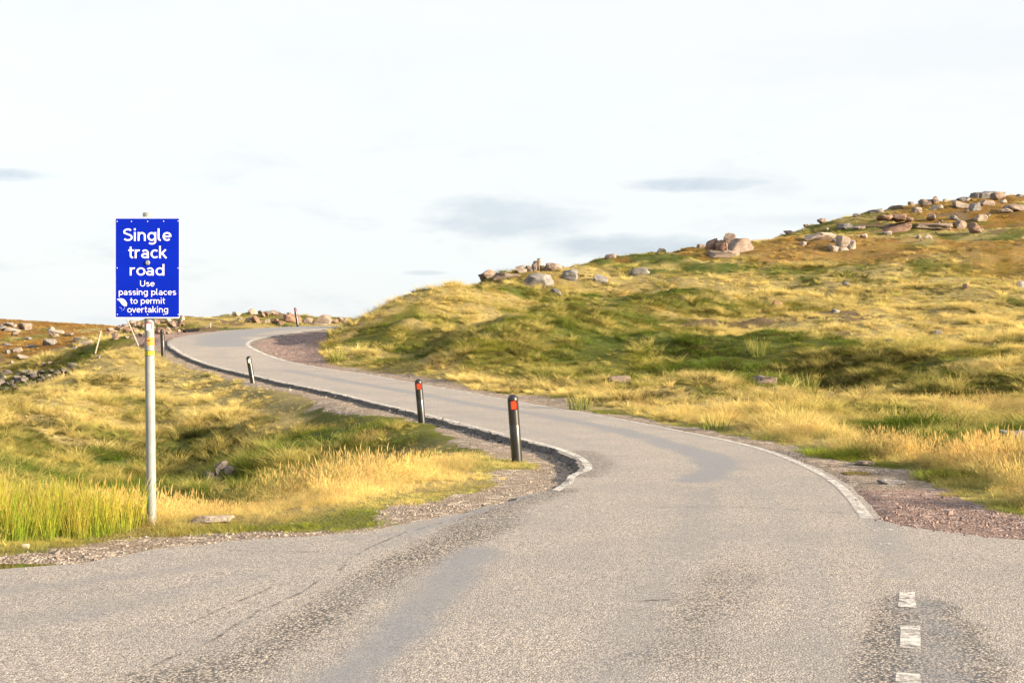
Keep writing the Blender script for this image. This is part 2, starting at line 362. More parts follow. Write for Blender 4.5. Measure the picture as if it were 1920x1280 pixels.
def field(x, y, scale, seed, o=3): return fbm(np.asarray(x), np.asarray(y), scale, o, seed)
def grass_tint(x, y):
    """colour of the grass growing at a place: straw, green, olive, rust in patches"""
    x = np.asarray(x, float); y = np.asarray(y, float)
    sd = gsample(SD, x, y); left = gsample(LEFT.astype(float), x, y) > .5
    g = field(x, y, 0.16, 101) + (field(x, y, 0.75, 103) - 0.5) * 0.8
    rr = field(x, y, 0.11, 131) + (field(x, y, 0.6, 133) - .5) * .5
    straw = np.array([0.82, 0.665, 0.30]); gold = np.array([0.72, 0.50, 0.10]); green = np.array([0.125, 0.195, 0.028]); olive = np.array([0.27, 0.27, 0.055]); rust = np.array([0.50, 0.225, 0.05])
    u = 960 + F * x / np.maximum(y, 1)
    # places: damp green banks, left hollow greened further to paint its shade, dry straw beside the road, rusty heath high up and on the far moor
    wet_shade = np.zeros(x.shape)
    wet_shade += np.exp(-(((x + 3.5) / 4.0) ** 2 + ((y - 24) / 7.0) ** 2)) * 0.5
    wet_shade += np.exp(-(((x + 5.5) / 7.5) ** 2 + ((y - 28.5) / 7.0) ** 2)) * 0.55 * left * sstep(15.5, 18, y)  # green tint here also paints the shade of the lower left bank
    wet_shade += np.exp(-(((y - 47 - 0.05 * x) / 5.5) ** 2)) * (x > -5) * sstep(-5, 0, x) * sstep(17, 11, x) * 0.36
    wet_shade += np.exp(-(((y - 27) / 4.5) ** 2)) * (x > 5) * sstep(4, 7, x) * 0.36
    wet_shade += np.exp(-(((x + 5.5) / 3.0) ** 2 + ((y - 56) / 5.0) ** 2)) * 0.2
    dry = np.exp(-((sd - np.where(left, 1.6, 1.9)) / 1.1) ** 2) * 0.36 * (y < 50)
    dry += np.exp(-(((x + 9.5) / 5.0) ** 2 + ((y - 46) / 6.5) ** 2)) * 0.4
    dry += np.exp(-(((y - 58 - .1 * x) / 6.0) ** 2)) * (x > 8) * 0.26
    high = sstep(58, 100, y) * (x > 0) + ((y > 96) & (x < -22)) * 1.8
    gg = sstep(0.40, 0.60, g + wet_shade - dry - 0.05)
    col = straw * (1 - gg)[:, None] + olive * gg[:, None]
    k = sstep(0.55, 0.78, g + wet_shade - dry)[:, None]; col = col * (1 - k) + green * k
    k = (sstep(0.5, 0.68, rr + 0.12 * high) * (0.06 + 0.84 * np.minimum(high, 1.1)))[:, None]; col = col * (1 - k) + rust * k
    k = (sstep(0.45, 0.7, field(x, y, 0.3, 151)) * 0.5)[:, None]; col = col * (1 - k) + (gold * 0.5 + col * 0.5) * k
    # fresh short turf on the very edge of the verge
    edge = sstep(0.75, 0.2, sd - gsample(wv, x, y)) * (y < 34) * (0.45 + 0.55 * sstep(.42, .6, field(x, y, .5, 171)))
    col = col * (1 - edge[:, None]) + np.array([0.26, 0.29, 0.05]) * edge[:, None]
    return col

# ------------------------------------------------------------------ materials
def material(name):
    mt = bpy.data.materials.new(name); mt.use_nodes = True; t = NT(mt.node_tree)
    b = t.n['Principled BSDF']; b.inputs['Specular IOR Level'].default_value = 0.3
    return mt, t, b
def plain(name, colr, rough=0.5, metal=0.0, nscale=None, namp=0.15, bump=0.0):
    mt, t, b = material(name)
    b.inputs['Roughness'].default_value = rough; b.inputs['Metallic'].default_value = metal
    g = t.add('ShaderNodeTexCoord')
    nv = t.noise(g.outputs['Object'], nscale or 12.0, 5)
    t.l.new(t.mix(t.ramp(nv, 0.3, 0.7), tuple(x * (1 - namp) for x in colr), tuple(min(1, x * (1 + namp)) for x in colr)), b.inputs['Base Color'])
    if bump:
        bp = t.add('ShaderNodeBump'); bp.inputs['Strength'].default_value = bump; bp.inputs['Distance'].default_value = 0.01
        t.l.new(nv, bp.inputs['Height']); t.l.new(bp.outputs[0], b.inputs['Normal'])
    return mt

# ground
M_ground, t, b = material('ground')
pos = t.add('ShaderNodeNewGeometry').outputs['Position']
veg = t.attr('veg').outputs['Color']; zone = t.add('ShaderNodeSeparateColor'); t.l.new(t.attr('zone').outputs['Color'], zone.inputs[0])
nf = t.noise(pos, 9.0, 5, 0.7); nm = t.noise(pos, 1.6, 4, 0.6)
vg = t.mix(t.ramp(nf, 0.32, 0.68), t.mix(0.5, veg, (0.07, 0.06, 0.02)), veg)
vg = t.mix(t.ramp(nm, 0.45, 0.75), vg, t.mix(0.5, vg, (0.12, 0.13, 0.03)))
vo = t.voro(pos, 34.0); vc = t.add('ShaderNodeSeparateColor'); t.l.new(vo.outputs['Color'], vc.inputs[0])
vo2 = t.voro(pos, 11.0); vc2 = t.add('ShaderNodeSeparateColor'); t.l.new(vo2.outputs['Color'], vc2.inputs[0])
gr = t.mix(vc.outputs[0], (0.12, 0.10, 0.085), (0.34, 0.285, 0.24))
gr = t.mix(t.ramp(nm, 0.4, 0.66), gr, t.mix(0.6, gr, (0.20, 0.15, 0.105)))
gr = t.mix(t.ramp(vc2.outputs[1], 0.8, 0.9), gr, (0.38, 0.32, 0.27))
pu = t.mix(vc.outputs[0], (0.11, 0.078, 0.072), (0.31, 0.225, 0.20))
pu = t.mix(t.ramp(vc2.outputs[0], 0.86, 0.93), pu, (0.36, 0.29, 0.27))
g2 = t.mix(zone.outputs[1], gr, pu)
bm_ = t.ramp(t.math('ADD', zone.outputs[0], t.math('MULTIPLY_ADD', nf, 0.7, -0.35)), 0.4, 0.62)
full = t.mix(bm_, vg, g2)
peat = t.mix(vc.outputs[1], (0.05, 0.036, 0.02), (0.19, 0.135, 0.075))
full = t.mix(t.ramp(t.math('ADD', zone.outputs[2], t.math('MULTIPLY_ADD', nf, 0.6, -0.3)), 0.45, 0.7), full, peat)
t.l.new(full, b.inputs['Base Color']); b.inputs['Roughness'].default_value = 0.95; b.inputs['Specular IOR Level'].default_value = 0.15
bp = t.add('ShaderNodeBump'); bp.inputs['Strength'].default_value = 0.8; bp.inputs['Distance'].default_value = 0.05
hgt = t.math('ADD', t.math('MULTIPLY', vo.outputs['Distance'], -0.6), t.math('MULTIPLY', nf, 1.0))
t.l.new(hgt, bp.inputs['Height']); t.l.new(bp.outputs[0], b.inputs['Normal'])

# asphalt: pale worn surface dressing with dark binder showing between the chips
M_asph, t, b = material('asphalt')
pos = t.add('ShaderNodeNewGeometry').outputs['Position']
at = t.add('ShaderNodeSeparateColor'); t.l.new(t.attr('wear').outputs['Color'], at.inputs[0])
polish, coarse, pale = at.outputs[0], at.outputs[1], at.outputs[2]
v1 = t.voro(pos, 84.0); c1 = t.add('ShaderNodeSeparateColor'); t.l.new(v1.outputs['Color'], c1.inputs[0])
v2 = t.voro(pos, 46.0); c2 = t.add('ShaderNodeSeparateColor'); t.l.new(v2.outputs['Color'], c2.inputs[0])
nl = t.noise(pos, 0.7, 5, 0.62); ns = t.noise(pos, 6.0, 5, 0.7); nm = t.noise(pos, 2.2, 4, 0.6, 0.5)
stone = t.mix(c1.outputs[0], (0.19, 0.179, 0.172), (0.395, 0.358, 0.328))
stone = t.mix(t.ramp(c1.outputs[1], 0.82, 0.9), stone, (0.48, 0.43, 0.385))
big = t.mix(c2.outputs[0], (0.085, 0.078, 0.075), (0.50, 0.435, 0.375))
cm = t.ramp(t.math('ADD', coarse, t.math('MULTIPLY_ADD', nm, 0.8, -0.4)), 0.2, 0.8)
base = t.mix(t.math('MULTIPLY', cm, 0.75), stone, big)
gapm = t.ramp(t.math('ADD', v2.outputs['Distance'], t.math('MULTIPLY', coarse, 0.1)), 0.52, 0.68)
base = t.mix(t.math('MULTIPLY', gapm, t.math('MULTIPLY_ADD', cm, 0.45, 0.42)), base, (0.05, 0.046, 0.044))
flush = t.ramp(t.math('ADD', polish, t.math('MULTIPLY_ADD', t.math('ADD', t.math('MULTIPLY', nm, .6), t.math('MULTIPLY', ns, .4)), 1.1, -0.55)), 0.12, 1.0)
base = t.mix(t.math('MULTIPLY', flush, 0.7), base, t.mix(ns, (0.105, 0.113, 0.135), (0.165, 0.172, 0.195)))
base = t.mix(t.math('MULTIPLY', t.ramp(nl, 0.38, 0.68), 0.75), base, t.mix(0.6, base, (0.20, 0.195, 0.195)))
base = t.mix(t.math('MULTIPLY', pale, t.ramp(ns, 0.4, 0.65)), base, (0.33, 0.29, 0.245))
t.l.new(base, b.inputs['Base Color'])
t.l.new(t.math('MULTIPLY_ADD', flush, -0.3, 0.85), b.inputs['Roughness'])
bp = t.add('ShaderNodeBump'); bp.inputs['Distance'].default_value = 0.012
t.l.new(t.math('MULTIPLY_ADD', flush, -0.45, 0.6), bp.inputs['Strength'])
t.l.new(t.math('ADD', t.math('MULTIPLY', v1.outputs['Distance'], -0.7), t.math('MULTIPLY', v2.outputs['Distance'], t.math('MULTIPLY', cm, -1.2))), bp.inputs['Height'])
t.l.new(bp.outputs[0], b.inputs['Normal'])

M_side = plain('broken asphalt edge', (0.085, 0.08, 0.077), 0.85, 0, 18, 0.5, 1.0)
# worn white road paint: flaked away in places
def paint_mat(name, lo, hi):
    mt, t, b = material(name)
    pos = t.add('ShaderNodeNewGeometry').outputs['Position']
    n = t.noise(pos, 16.0, 6, 0.75); n2 = t.noise(pos, 2.5, 3, 0.6)
    t.l.new(t.mix(n, (0.44, 0.425, 0.41), (0.74, 0.73, 0.71)), b.inputs['Base Color']); b.inputs['Roughness'].default_value = 0.65
    tr = t.add('ShaderNodeBsdfTransparent'); mx = t.add('ShaderNodeMixShader')
    f = t.ramp(t.math('ADD', t.math('MULTIPLY', n, 0.65), t.math('MULTIPLY', n2, 0.35)), lo, hi)
    t.l.new(f, mx.inputs[0]); t.l.new(tr.outputs[0], mx.inputs[1]); t.l.new(b.outputs[0], mx.inputs[2])
    t.l.new(mx.outputs[0], t.n['Material Output'].inputs[0])
    return mt
M_paint = paint_mat('road paint', 0.38, 0.62); M_paint_worn = paint_mat('worn road paint', 0.50, 0.60); M_paint_bold = paint_mat('fresh road paint', 0.34, 0.66)
M_crack, t, b = material('tar crack')
pos = t.add('ShaderNodeNewGeometry').outputs['Position']
b.inputs['Base Color'].default_value = (0.075, 0.07, 0.068, 1); b.inputs['Roughness'].default_value = 0.8
tr = t.add('ShaderNodeBsdfTransparent'); mx = t.add('ShaderNodeMixShader')
t.l.new(t.ramp(t.noise(pos, 7.0, 5, 0.75), 0.43, 0.66), mx.inputs[0]); t.l.new(tr.outputs[0], mx.inputs[1]); t.l.new(b.outputs[0], mx.inputs[2]); t.l.new(mx.outputs[0], t.n['Material Output'].inputs[0])

# stone
def stone_mat(name, a, bcol, lich):
    mt, t, b = material(name)
    g = t.add('ShaderNodeTexCoord').outputs['Object']; geo = t.add('ShaderNodeNewGeometry').outputs['Position']
    n = t.noise(geo, 2.2, 6, 0.65); nf = t.noise(geo, 14.0, 5, 0.7); mp_ = t.add('ShaderNodeMapping'); mp_.inputs['Scale'].default_value = (0.7, 0.7, 5.0); t.l.new(geo, mp_.inputs[0])
    ly = t.noise(mp_.outputs[0], 1.6, 4, 0.6, 0.4)
    cc = t.mix(t.ramp(n, 0.32, 0.68), a, bcol)
    cc = t.mix(t.math('MULTIPLY', t.ramp(ly, 0.5, 0.66), 0.5), cc, tuple(x * 0.5 for x in a))
    cc = t.mix(t.math('MULTIPLY', t.ramp(nf, 0.58, 0.66), 0.7), cc, lich)
    t.l.new(cc, b.inputs['Base Color']); b.inputs['Roughness'].default_value = 0.9
    bp = t.add('ShaderNodeBump'); bp.inputs['Strength'].default_value = 0.7; bp.inputs['Distance'].default_value = 0.12
    t.l.new(t.math('ADD', t.math('MULTIPLY', n, 0.7), t.math('ADD', t.math('MULTIPLY', nf, 0.25), t.math('MULTIPLY', ly, 0.5))), bp.inputs['Height']); t.l.new(bp.outputs[0], b.inputs['Normal'])
    return mt
M_rock = {'pink': stone_mat('pink sandstone', (0.165, 0.122, 0.102), (0.255, 0.207, 0.178), (0.33, 0.31, 0.28)),
          'grey': stone_mat('grey stone', (0.125, 0.12, 0.125), (0.21, 0.20, 0.195), (0.40, 0.40, 0.40)),
          'pale': stone_mat('pale stone', (0.24, 0.195, 0.16), (0.34, 0.29, 0.245), (0.50, 0.47, 0.43)),
          'brown': stone_mat('brown sandstone', (0.16, 0.092, 0.066), (0.24, 0.16, 0.12), (0.33, 0.30, 0.27)),
          'dark': stone_mat('dark scree stone', (0.07, 0.062, 0.06), (0.15, 0.13, 0.12), (0.24, 0.23, 0.22))}

# grass: colour from the place it grows in (per clump), greener at the foot, thin enough for light to pass
def grass_mat(name, trans=0.45, foot=(0.15, 0.165, 0.04), footmix=0.55):
    mt = bpy.data.materials.new(name); mt.use_nodes = True; t = NT(mt.node_tree); t.n.clear()
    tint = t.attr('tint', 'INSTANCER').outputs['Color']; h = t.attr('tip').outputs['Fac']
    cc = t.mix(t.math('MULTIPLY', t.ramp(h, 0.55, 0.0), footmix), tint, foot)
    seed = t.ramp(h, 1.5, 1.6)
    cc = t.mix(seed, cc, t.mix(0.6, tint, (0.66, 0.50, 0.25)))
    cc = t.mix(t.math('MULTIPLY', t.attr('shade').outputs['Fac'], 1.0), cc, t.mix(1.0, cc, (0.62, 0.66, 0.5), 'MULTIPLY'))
    d = t.add('ShaderNodeBsdfDiffuse'); tl = t.add('ShaderNodeBsdfTranslucent'); mx = t.add('ShaderNodeMixShader')
    t.l.new(cc, d.inputs[0]); t.l.new(cc, tl.inputs[0]); mx.inputs[0].default_value = trans
    t.l.new(d.outputs[0], mx.inputs[1]); t.l.new(tl.outputs[0], mx.inputs[2])
    o = t.add('ShaderNodeOutputMaterial'); t.l.new(mx.outputs[0], o.inputs[0])
    return mt
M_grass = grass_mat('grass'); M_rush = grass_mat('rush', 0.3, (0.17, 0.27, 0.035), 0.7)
M_peb, t, b = material('gravel stone')
t.l.new(t.attr('tint', 'INSTANCER').outputs['Color'], b.inputs['Base Color']); b.inputs['Roughness'].default_value = 0.85

M_black = plain('black plastic', (0.013, 0.014, 0.015), 0.34, 0, 9, 0.25); M_black.node_tree.nodes['Principled BSDF'].inputs['Specular IOR Level'].default_value = 0.6
M_blacky = plain('weathered black plastic', (0.05, 0.05, 0.05), 0.5, 0, 9, 0.3)
M_dull = plain('dull black plastic', (0.012, 0.012, 0.013), 0.9, 0, 9, 0.2); M_dull.node_tree.nodes['Principled BSDF'].inputs['Specular IOR Level'].default_value = 0.1
M_red = plain('red reflector', (0.78, 0.05, 0.012), 0.3, 0, 60, 0.12)
M_whiter = plain('white reflector', (0.62, 0.56, 0.5), 0.35, 0, 60, 0.12)
M_galv = plain('galvanised grey pole', (0.215, 0.235, 0.24), 0.5, 0.0, 7, 0.12)
M_galvc = plain('metal cap', (0.30, 0.30, 0.30), 0.45, 0.3, 14, 0.2)
M_blue = plain('blue sign face', (0.002, 0.016, 0.37), 0.5, 0, 5, 0.06); M_blue.node_tree.nodes['Principled BSDF'].inputs['Specular IOR Level'].default_value = 0.06
M_white = plain('white sign film', (0.74, 0.75, 0.77), 0.45, 0, 20, 0.04)
M_edge = plain('pale grey sign edge', (0.50, 0.56, 0.60), 0.45, 0, 20, 0.05)
M_stk = {'white': M_white, 'red': plain('red sticker', (0.36, 0.03, 0.03), 0.5), 'orange': plain('orange sticker', (0.75, 0.24, 0.03), 0.5, 0, 40, .3), 'yellow': plain('yellow sticker', (0.55, 0.48, 0.03), 0.5, 0, 80, .35), 'ink': plain('black print', (0.02, 0.02, 0.02), 0.5)}
M_wood = plain('weathered white painted pole', (0.36, 0.31, 0.25), 0.8, 0, 12, 0.2)
M_post = plain('weathered grey timber', (0.24, 0.20, 0.17), 0.85, 0, 12, 0.3)
M_water, t, b = material('puddle water')
b.inputs['Base Color'].default_value = (0.05, 0.04, 0.03, 1); b.inputs['Roughness'].default_value = 0.03; b.inputs['Specular IOR Level'].default_value = 0.6

# ------------------------------------------------------------------ ground mesh
ny, nx = GX.shape
V = np.stack([GX, GY, Z], -1).reshape(-1, 3)
jj, ii2 = np.meshgrid(np.arange(ny - 1), np.arange(nx - 1), indexing='ij')
a = (jj * nx + ii2).ravel(); Fq = np.stack([a, a + 1, a + nx + 1, a + nx], 1)
me = bpy.data.meshes.new('ground'); me.vertices.add(len(V)); me.vertices.foreach_set('co', V.ravel().astype(np.float32))
me.loops.add(Fq.size); me.loops.foreach_set('vertex_index', Fq.ravel().astype(np.int32))
me.polygons.add(len(Fq)); me.polygons.foreach_set('loop_start', np.arange(0, Fq.size, 4, dtype=np.int32))
me.update(calc_edges=True); me.polygons.foreach_set('use_smooth', np.ones(len(Fq), bool))
def color_attr(me, name, arr):
    at = me.attributes.new(name, 'FLOAT_COLOR', 'POINT'); at.data.foreach_set('color', np.c_[arr, np.ones(len(arr))].astype(np.float32).ravel())
vt = grass_tint(GX.ravel(), GY.ravel()) * (0.30 + 0.2 * fbm(GX.ravel(), GY.ravel(), 1.1, 3, 703))[:, None]
k = (TRACK.ravel() * .9)[:, None]; vt = vt * (1 - k) + np.array([0.36, 0.28, 0.18]) * k
color_attr(me, 'veg', vt)
color_attr(me, 'zone', np.stack([BARE, PURP, np.clip(SCR * 0.75 + ROCKY * 0.75 * (GX < -14), 0, 1)], -1).reshape(-1, 3))
me.materials.append(M_ground)
ground = bpy.data.objects.new('ground', me); COL.objects.link(ground); tag(ground, 'rough moorland ground under the grass', 'ground', kind='structure')

# ------------------------------------------------------------------ asphalt
def rag(pts):
    out = []
    for i, p in enumerate(pts):
        q = pts[(i + 1) % len(pts)] - pts[i - 1]; nrm = np.array([q[1], -q[0]]) / (np.linalg.norm(q) + 1e-9)
        y = p[1]; amp = 0.24 if p[0] < 1.3 and y < 45 else 0.10
        out.append(p + nrm * ((fbm(np.array([p[0]]), np.array([p[1]]), 1.6, 4, 55, 0.7)[0] - 0.5) * amp * 1.3))
    return np.array(out)
bpts = []
for i in range(len(poly)):
    p, q = poly[i], poly[(i + 1) % len(poly)]; L = np.linalg.norm(q - p)
    n = max(1, int(L / (0.125 if max(p[1], q[1]) > 9 and min(p[1], q[1]) < 50 and abs(p[0]) < 15 else (4 if L > 4 else .3)))); 
    for s in range(n): bpts.append(p + (q - p) * s / n)
bpts = rag(np.array(bpts))
gx, gy = np.meshgrid(np.arange(-9, 9, 0.17), np.arange(4.5, 22, 0.17)); q1 = np.c_[gx.ravel(), gy.ravel()]
gx, gy = np.meshgrid(np.arange(-17, 8, 0.33), np.arange(22, 100, 0.33)); q2 = np.c_[gx.ravel(), gy.ravel()]
gx, gy = np.meshgrid(np.arange(-68, 68, 2.5), np.arange(-6, 11, 2.0)); q3 = np.c_[gx.ravel(), gy.ravel()]; q3 = q3[(np.abs(q3[:, 0]) > 9.2) | (q3[:, 1] < 4.3)]
gx, gy = np.meshgrid(np.arange(-12, 5, 1.0), np.arange(100.5, 133, 1.0)); q4 = np.c_[gx.ravel(), gy.ravel()]
q = np.vstack([q1 + rng.normal(0, .02, q1.shape), q2 + rng.normal(0, .04, q2.shape), q3, q4])
q = q[inside(q[:, 0], q[:, 1], bpts)]; q = q[dist_poly(q[:, 0], q[:, 1], bpts)[0] > 0.09]
allp = np.vstack([bpts, q]); nb = len(bpts)
res = delaunay_2d_cdt([Vector(p) for p in allp], [(i, (i + 1) % nb) for i in range(nb)], [], 1, 1e-5)
rv = np.array([tuple(p) for p in res[0]]); rf = [tuple(f) for f in res[2]]
rzv = road_z(rv[:, 0], rv[:, 1])
# boundary edges become the broken side of the surfacing
cnt = {}
for f in rf:
    for i in range(3):
        e = (f[i], f[(i + 1) % 3]); cnt[e] = 1
bd = [e for e in cnt if (e[1], e[0]) not in cnt]
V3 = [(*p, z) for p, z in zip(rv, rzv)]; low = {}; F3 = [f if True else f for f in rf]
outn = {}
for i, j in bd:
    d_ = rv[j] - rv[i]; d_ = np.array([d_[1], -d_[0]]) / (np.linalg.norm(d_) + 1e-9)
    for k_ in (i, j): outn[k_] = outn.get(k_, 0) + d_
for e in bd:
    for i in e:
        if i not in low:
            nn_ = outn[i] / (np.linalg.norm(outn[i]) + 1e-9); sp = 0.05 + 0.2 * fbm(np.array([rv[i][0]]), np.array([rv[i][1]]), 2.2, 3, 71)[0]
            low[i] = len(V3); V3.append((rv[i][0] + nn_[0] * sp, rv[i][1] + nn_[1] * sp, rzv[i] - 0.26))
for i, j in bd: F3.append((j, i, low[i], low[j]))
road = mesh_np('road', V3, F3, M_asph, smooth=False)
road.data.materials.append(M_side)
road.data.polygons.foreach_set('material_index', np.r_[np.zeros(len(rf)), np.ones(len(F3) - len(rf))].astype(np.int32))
# wheel tracks, coarse bands and pale repairs as wear of the surface
def px_line(pts): return np.array([(PZ(u, v) if v > 985 else hit(u, v))[:2] for u, v in pts])
wear = np.zeros((len(V3), 3)); VX = np.array(V3)[:, 0]; VY = np.array(V3)[:, 1]
wob = fbm(VX, VY, 0.6, 3, 61) - 0.5
def add_wear(ch, pts, wid, amt):
    d, _ = dist_poly(VX, VY, px_line(pts), False)
    wear[:, ch] = np.maximum(wear[:, ch], amt * sstep(wid * 2.1, 0.0, d + wob * wid * 1.4))
add_wear(0, [(600, 1300), (700, 1225), (790, 1135), (850, 1075), (900, 1030)], 0.19, 1.0)
add_wear(0, [(1300, 915), (1350, 893), (1335, 870), (1260, 846), (1150, 812), (1000, 783), (850, 757), (700, 729), (600, 711), (530, 698)], 0.20, 1.4)
add_wear(0, [(1330, 1000), (1250, 1060), (1180, 1120)], 0.3, 0.5)
add_wear(0, [(430, 650), (418, 640), (430, 630), (480, 623), (560, 617), (640, 613)], 0.9, 1.5)
add_wear(0, [(1280, 960), (1380, 1010)], 0.3, 0.4)
add_wear(0, [(0, 1105), (200, 1085), (330, 1068), (420, 1060)], 0.16, 0.7)
add_wear(0, [(1640, 985), (1680, 1030), (1690, 1080)], 0.14, 0.6)
add_wear(0, [(1725, 1130), (1760, 1200), (1780, 1300)], 0.24, 0.62)
add_wear(0, [(640, 1010), (760, 1000), (900, 962), (1010, 925)], 0.11, 0.8)
add_wear(0, [(1150, 1290), (1180, 1180), (1230, 1080), (1290, 990), (1330, 930)], 0.22, 0.55)
add_wear(0, [(1560, 1290), (1540, 1150), (1500, 1030), (1440, 950), (1330, 880), (1180, 822), (1000, 772), (820, 738)], 0.2, 0.45)
add_wear(0, [(0, 1180), (300, 1120), (560, 1060), (800, 1000)], 0.25, 0.5)
add_wear(0, [(1120, 850), (960, 806), (800, 770), (640, 735), (520, 708), (440, 685), (400, 660)], 0.2, 0.5)
add_wear(1, [(560, 1180), (640, 1120), (760, 1050), (860, 1005), (950, 965), (1040, 930)], 0.24, 1.0)
add_wear(1, [(300, 1290), (420, 1250), (560, 1180)], 0.3, 0.8)
add_wear(1, [(1640, 1280), (1660, 1200), (1680, 1120), (1740, 1130), (1820, 1200), (1860, 1290)], 0.12, 1.0)
add_wear(1, [(1725, 1130), (1760, 1200), (1780, 1300)], 0.22, 0.6)
add_wear(1, [(1380, 1060), (1330, 1120), (1240, 1230)], 0.3, 0.55)
add_wear(1, [(1090, 860), (1110, 880), (1085, 905)], 0.25, 0.9)
add_wear(2, [(300, 1075), (430, 1060)], 0.1, 0.6); add_wear(2, [(1690, 1090), (1710, 1000)], 0.08, 0.5)
color_attr(road.data, 'wear', wear)
tag(road, 'pale worn asphalt of the single track road and its junction', 'road', kind='structure')

def ribbon(name, pts, wid, mat, lift, label, wob=0.0, kind='structure', cat='road marking'):
    pts = np.asarray(pts, float); tan = np.gradient(pts, axis=0); tan /= np.linalg.norm(tan, axis=1)[:, None] + 1e-9
    nrm = np.c_[-tan[:, 1], tan[:, 0]]; wid = np.broadcast_to(wid, (len(pts),))
    wid = wid * (0.82 + 0.36 * fbm(pts[:, 0], pts[:, 1], 3.5, 3, 44))
    if wob: pts = pts + nrm * ((fbm(pts[:, 0], pts[:, 1], 3.0, 3, 91) - 0.5) * wob)[:, None]
    A = pts + nrm * (wid / 2)[:, None]; B = pts - nrm * (wid / 2)[:, None]
    za = road_z(A[:, 0], A[:, 1]) + lift; zb = road_z(B[:, 0], B[:, 1]) + lift
    Vv = [(*p, z) for p, z in zip(A, za)] + [(*p, z) for p, z in zip(B, zb)]; n = len(pts)
    o = mesh_np(name, Vv, [(i + n, i + n + 1, i + 1, i) for i in range(n - 1)], mat)
    tag(o, label, cat, kind=kind); return o
def offset(pts, d):
    tan = np.gradient(pts, axis=0); tan /= np.linalg.norm(tan, axis=1)[:, None] + 1e-9
    return pts + np.c_[tan[:, 1], -tan[:, 0]] * d
Lf = resample(Ledge[::3], 0.12); Rf = resample(Redge[::3], 0.12)
inL = offset(Lf, 0.13); inR = offset(Rf, -0.13)
yL = inL[:, 1]; kfar = int(np.argmax(yL > 57.5))
knose = int(np.argmax(yL > 21.0)); 
start = resample(np.array([PZ(1042, 920)[:2], PZ(1066, 904)[:2], PZ(1077, 890)[:2], inL[1]]), 0.12)
ribbon('road_marking', np.vstack([start[:-1], inL[2:knose + 1]]), 0.105, M_paint_bold, 0.006, 'bold white edge line round the tip of the left verge')
ribbon('road_marking', inL[knose:kfar], 0.12, M_paint, 0.006, 'flaking white edge line along the outer left edge of the road')
yR = inR[:, 1]; kr1 = int(np.argmax(yR > 17.5)); kc = int(np.argmax(yR > 52.5)); ke = int(np.argmax(yR > 66.0))
ribbon('road_marking', inR[1:kr1], np.linspace(0.125, 0.09, kr1 - 1), M_paint_bold, 0.006, 'bold white edge line ending beside the purple gravel')
ribbon('road_marking', inR[kr1:kc], 0.085, M_paint, 0.006, 'worn white edge line along the foot of the hill')
ribbon('road_marking', inR[kc:ke], 0.15, M_paint_bold, 0.009, 'curved white line round the purple gravel passing place')
for y0, y1 in [(70.5, 73.5), (76, 82), (83.5, 88)]:
    s = (yR > y0) & (yR < y1); ribbon('road_marking', inR[s], 0.16, M_paint_bold, 0.01, 'short white dash of the line beyond the passing place')
for i, (u, v0, v1, wd, mt) in enumerate([(1701, 1110, 1139, 0.105, M_paint), (1707, 1174, 1216, 0.115, M_paint_bold), (1703, 1263, 1345, 0.125, M_paint_bold)]):
    p0, p1 = PZ(u, v1)[:2], PZ(u, v0)[:2]
    ribbon('road_marking', np.linspace(p0, p1, 8), wd, mt, 0.006, ['faint white centre dash farthest up the junction', 'square white centre dash in the middle of three', 'white centre dash at the bottom edge of the photo'][i])
for u, v, L in [(660, 1153, .16), (690, 1079, .1), (972, 965, .25), (920, 972, .22), (1660, 994, .12), (1672, 1020, .1)]:
    p = PZ(u, v)[:2]; ribbon('road_marking', np.linspace(p - [L, L * .3], p + [L, L * .3], 8), 0.06, M_paint_worn, 0.006, 'remnant flake of old white paint on the asphalt')
for pts, wd, lb in [([(1230, 952), (1350, 950), (1450, 953), (1560, 960), (1640, 968)], 0.018, 'thin straight seam across the road'),
                    ([(235, 1268), (330, 1232), (420, 1188), (520, 1130), (600, 1090), (670, 1040), (790, 990), (900, 965), (1000, 930)], 0.017, 'long ragged edge of an old asphalt overlay'),
                    ([(430, 1032), (520, 1034), (600, 1034)], 0.022, 'short crack near the left verge'), ([(330, 1180), (420, 1140), (505, 1100)], 0.016, 'faint crack in the left of the junction'),
                    ([(1085, 862), (1180, 858), (1290, 862)], 0.015, 'fine seam across the bend'), ([(1180, 1128), (1300, 1125), (1320, 1127)], 0.02, 'short dark crack in the middle of the junction')]:
    ribbon('road_crack', resample(np.array([PZ(u, v)[:2] for u, v in pts]), 0.08), wd, M_crack, 0.004, lb, wob=0.09, cat='road crack')

def puddle(cen, rx, ry, z, label, seed):
    n = 40; pts = []
    for i in range(n):
        an = 2 * math.pi * i / n; r = 0.75 + 0.5 * fbm(np.array([math.cos(an) * 1.3 + seed]), np.array([math.sin(an) * 1.3]), 1.0, 3, seed)[0]
        pts.append((cen[0] + rx * r * math.cos(an), cen[1] + ry * r * math.sin(an), z))
    o = mesh_np('puddle', pts, [tuple(range(n))], M_water); tag(o, label, 'puddle', kind='structure')
puddle((pud_l[0] - .15, pud_l[1] + 0.10), 0.75, 0.20, max(tz(pud_l[0] - .3, pud_l[1] + .1), tz(pud_l[0] + .2, pud_l[1] + .1)) + 0.034, 'muddy puddle at the left edge of the junction', 4)
puddle(pud_r, 0.2, 0.24, max(tz(pud_r[0] - .1, pud_r[1]), tz(pud_r[0] + .12, pud_r[1]), tz(pud_r[0], pud_r[1] - .15), tz(pud_r[0], pud_r[1] + .15)) + 0.016, 'small bright puddle beside the right white line', 9)

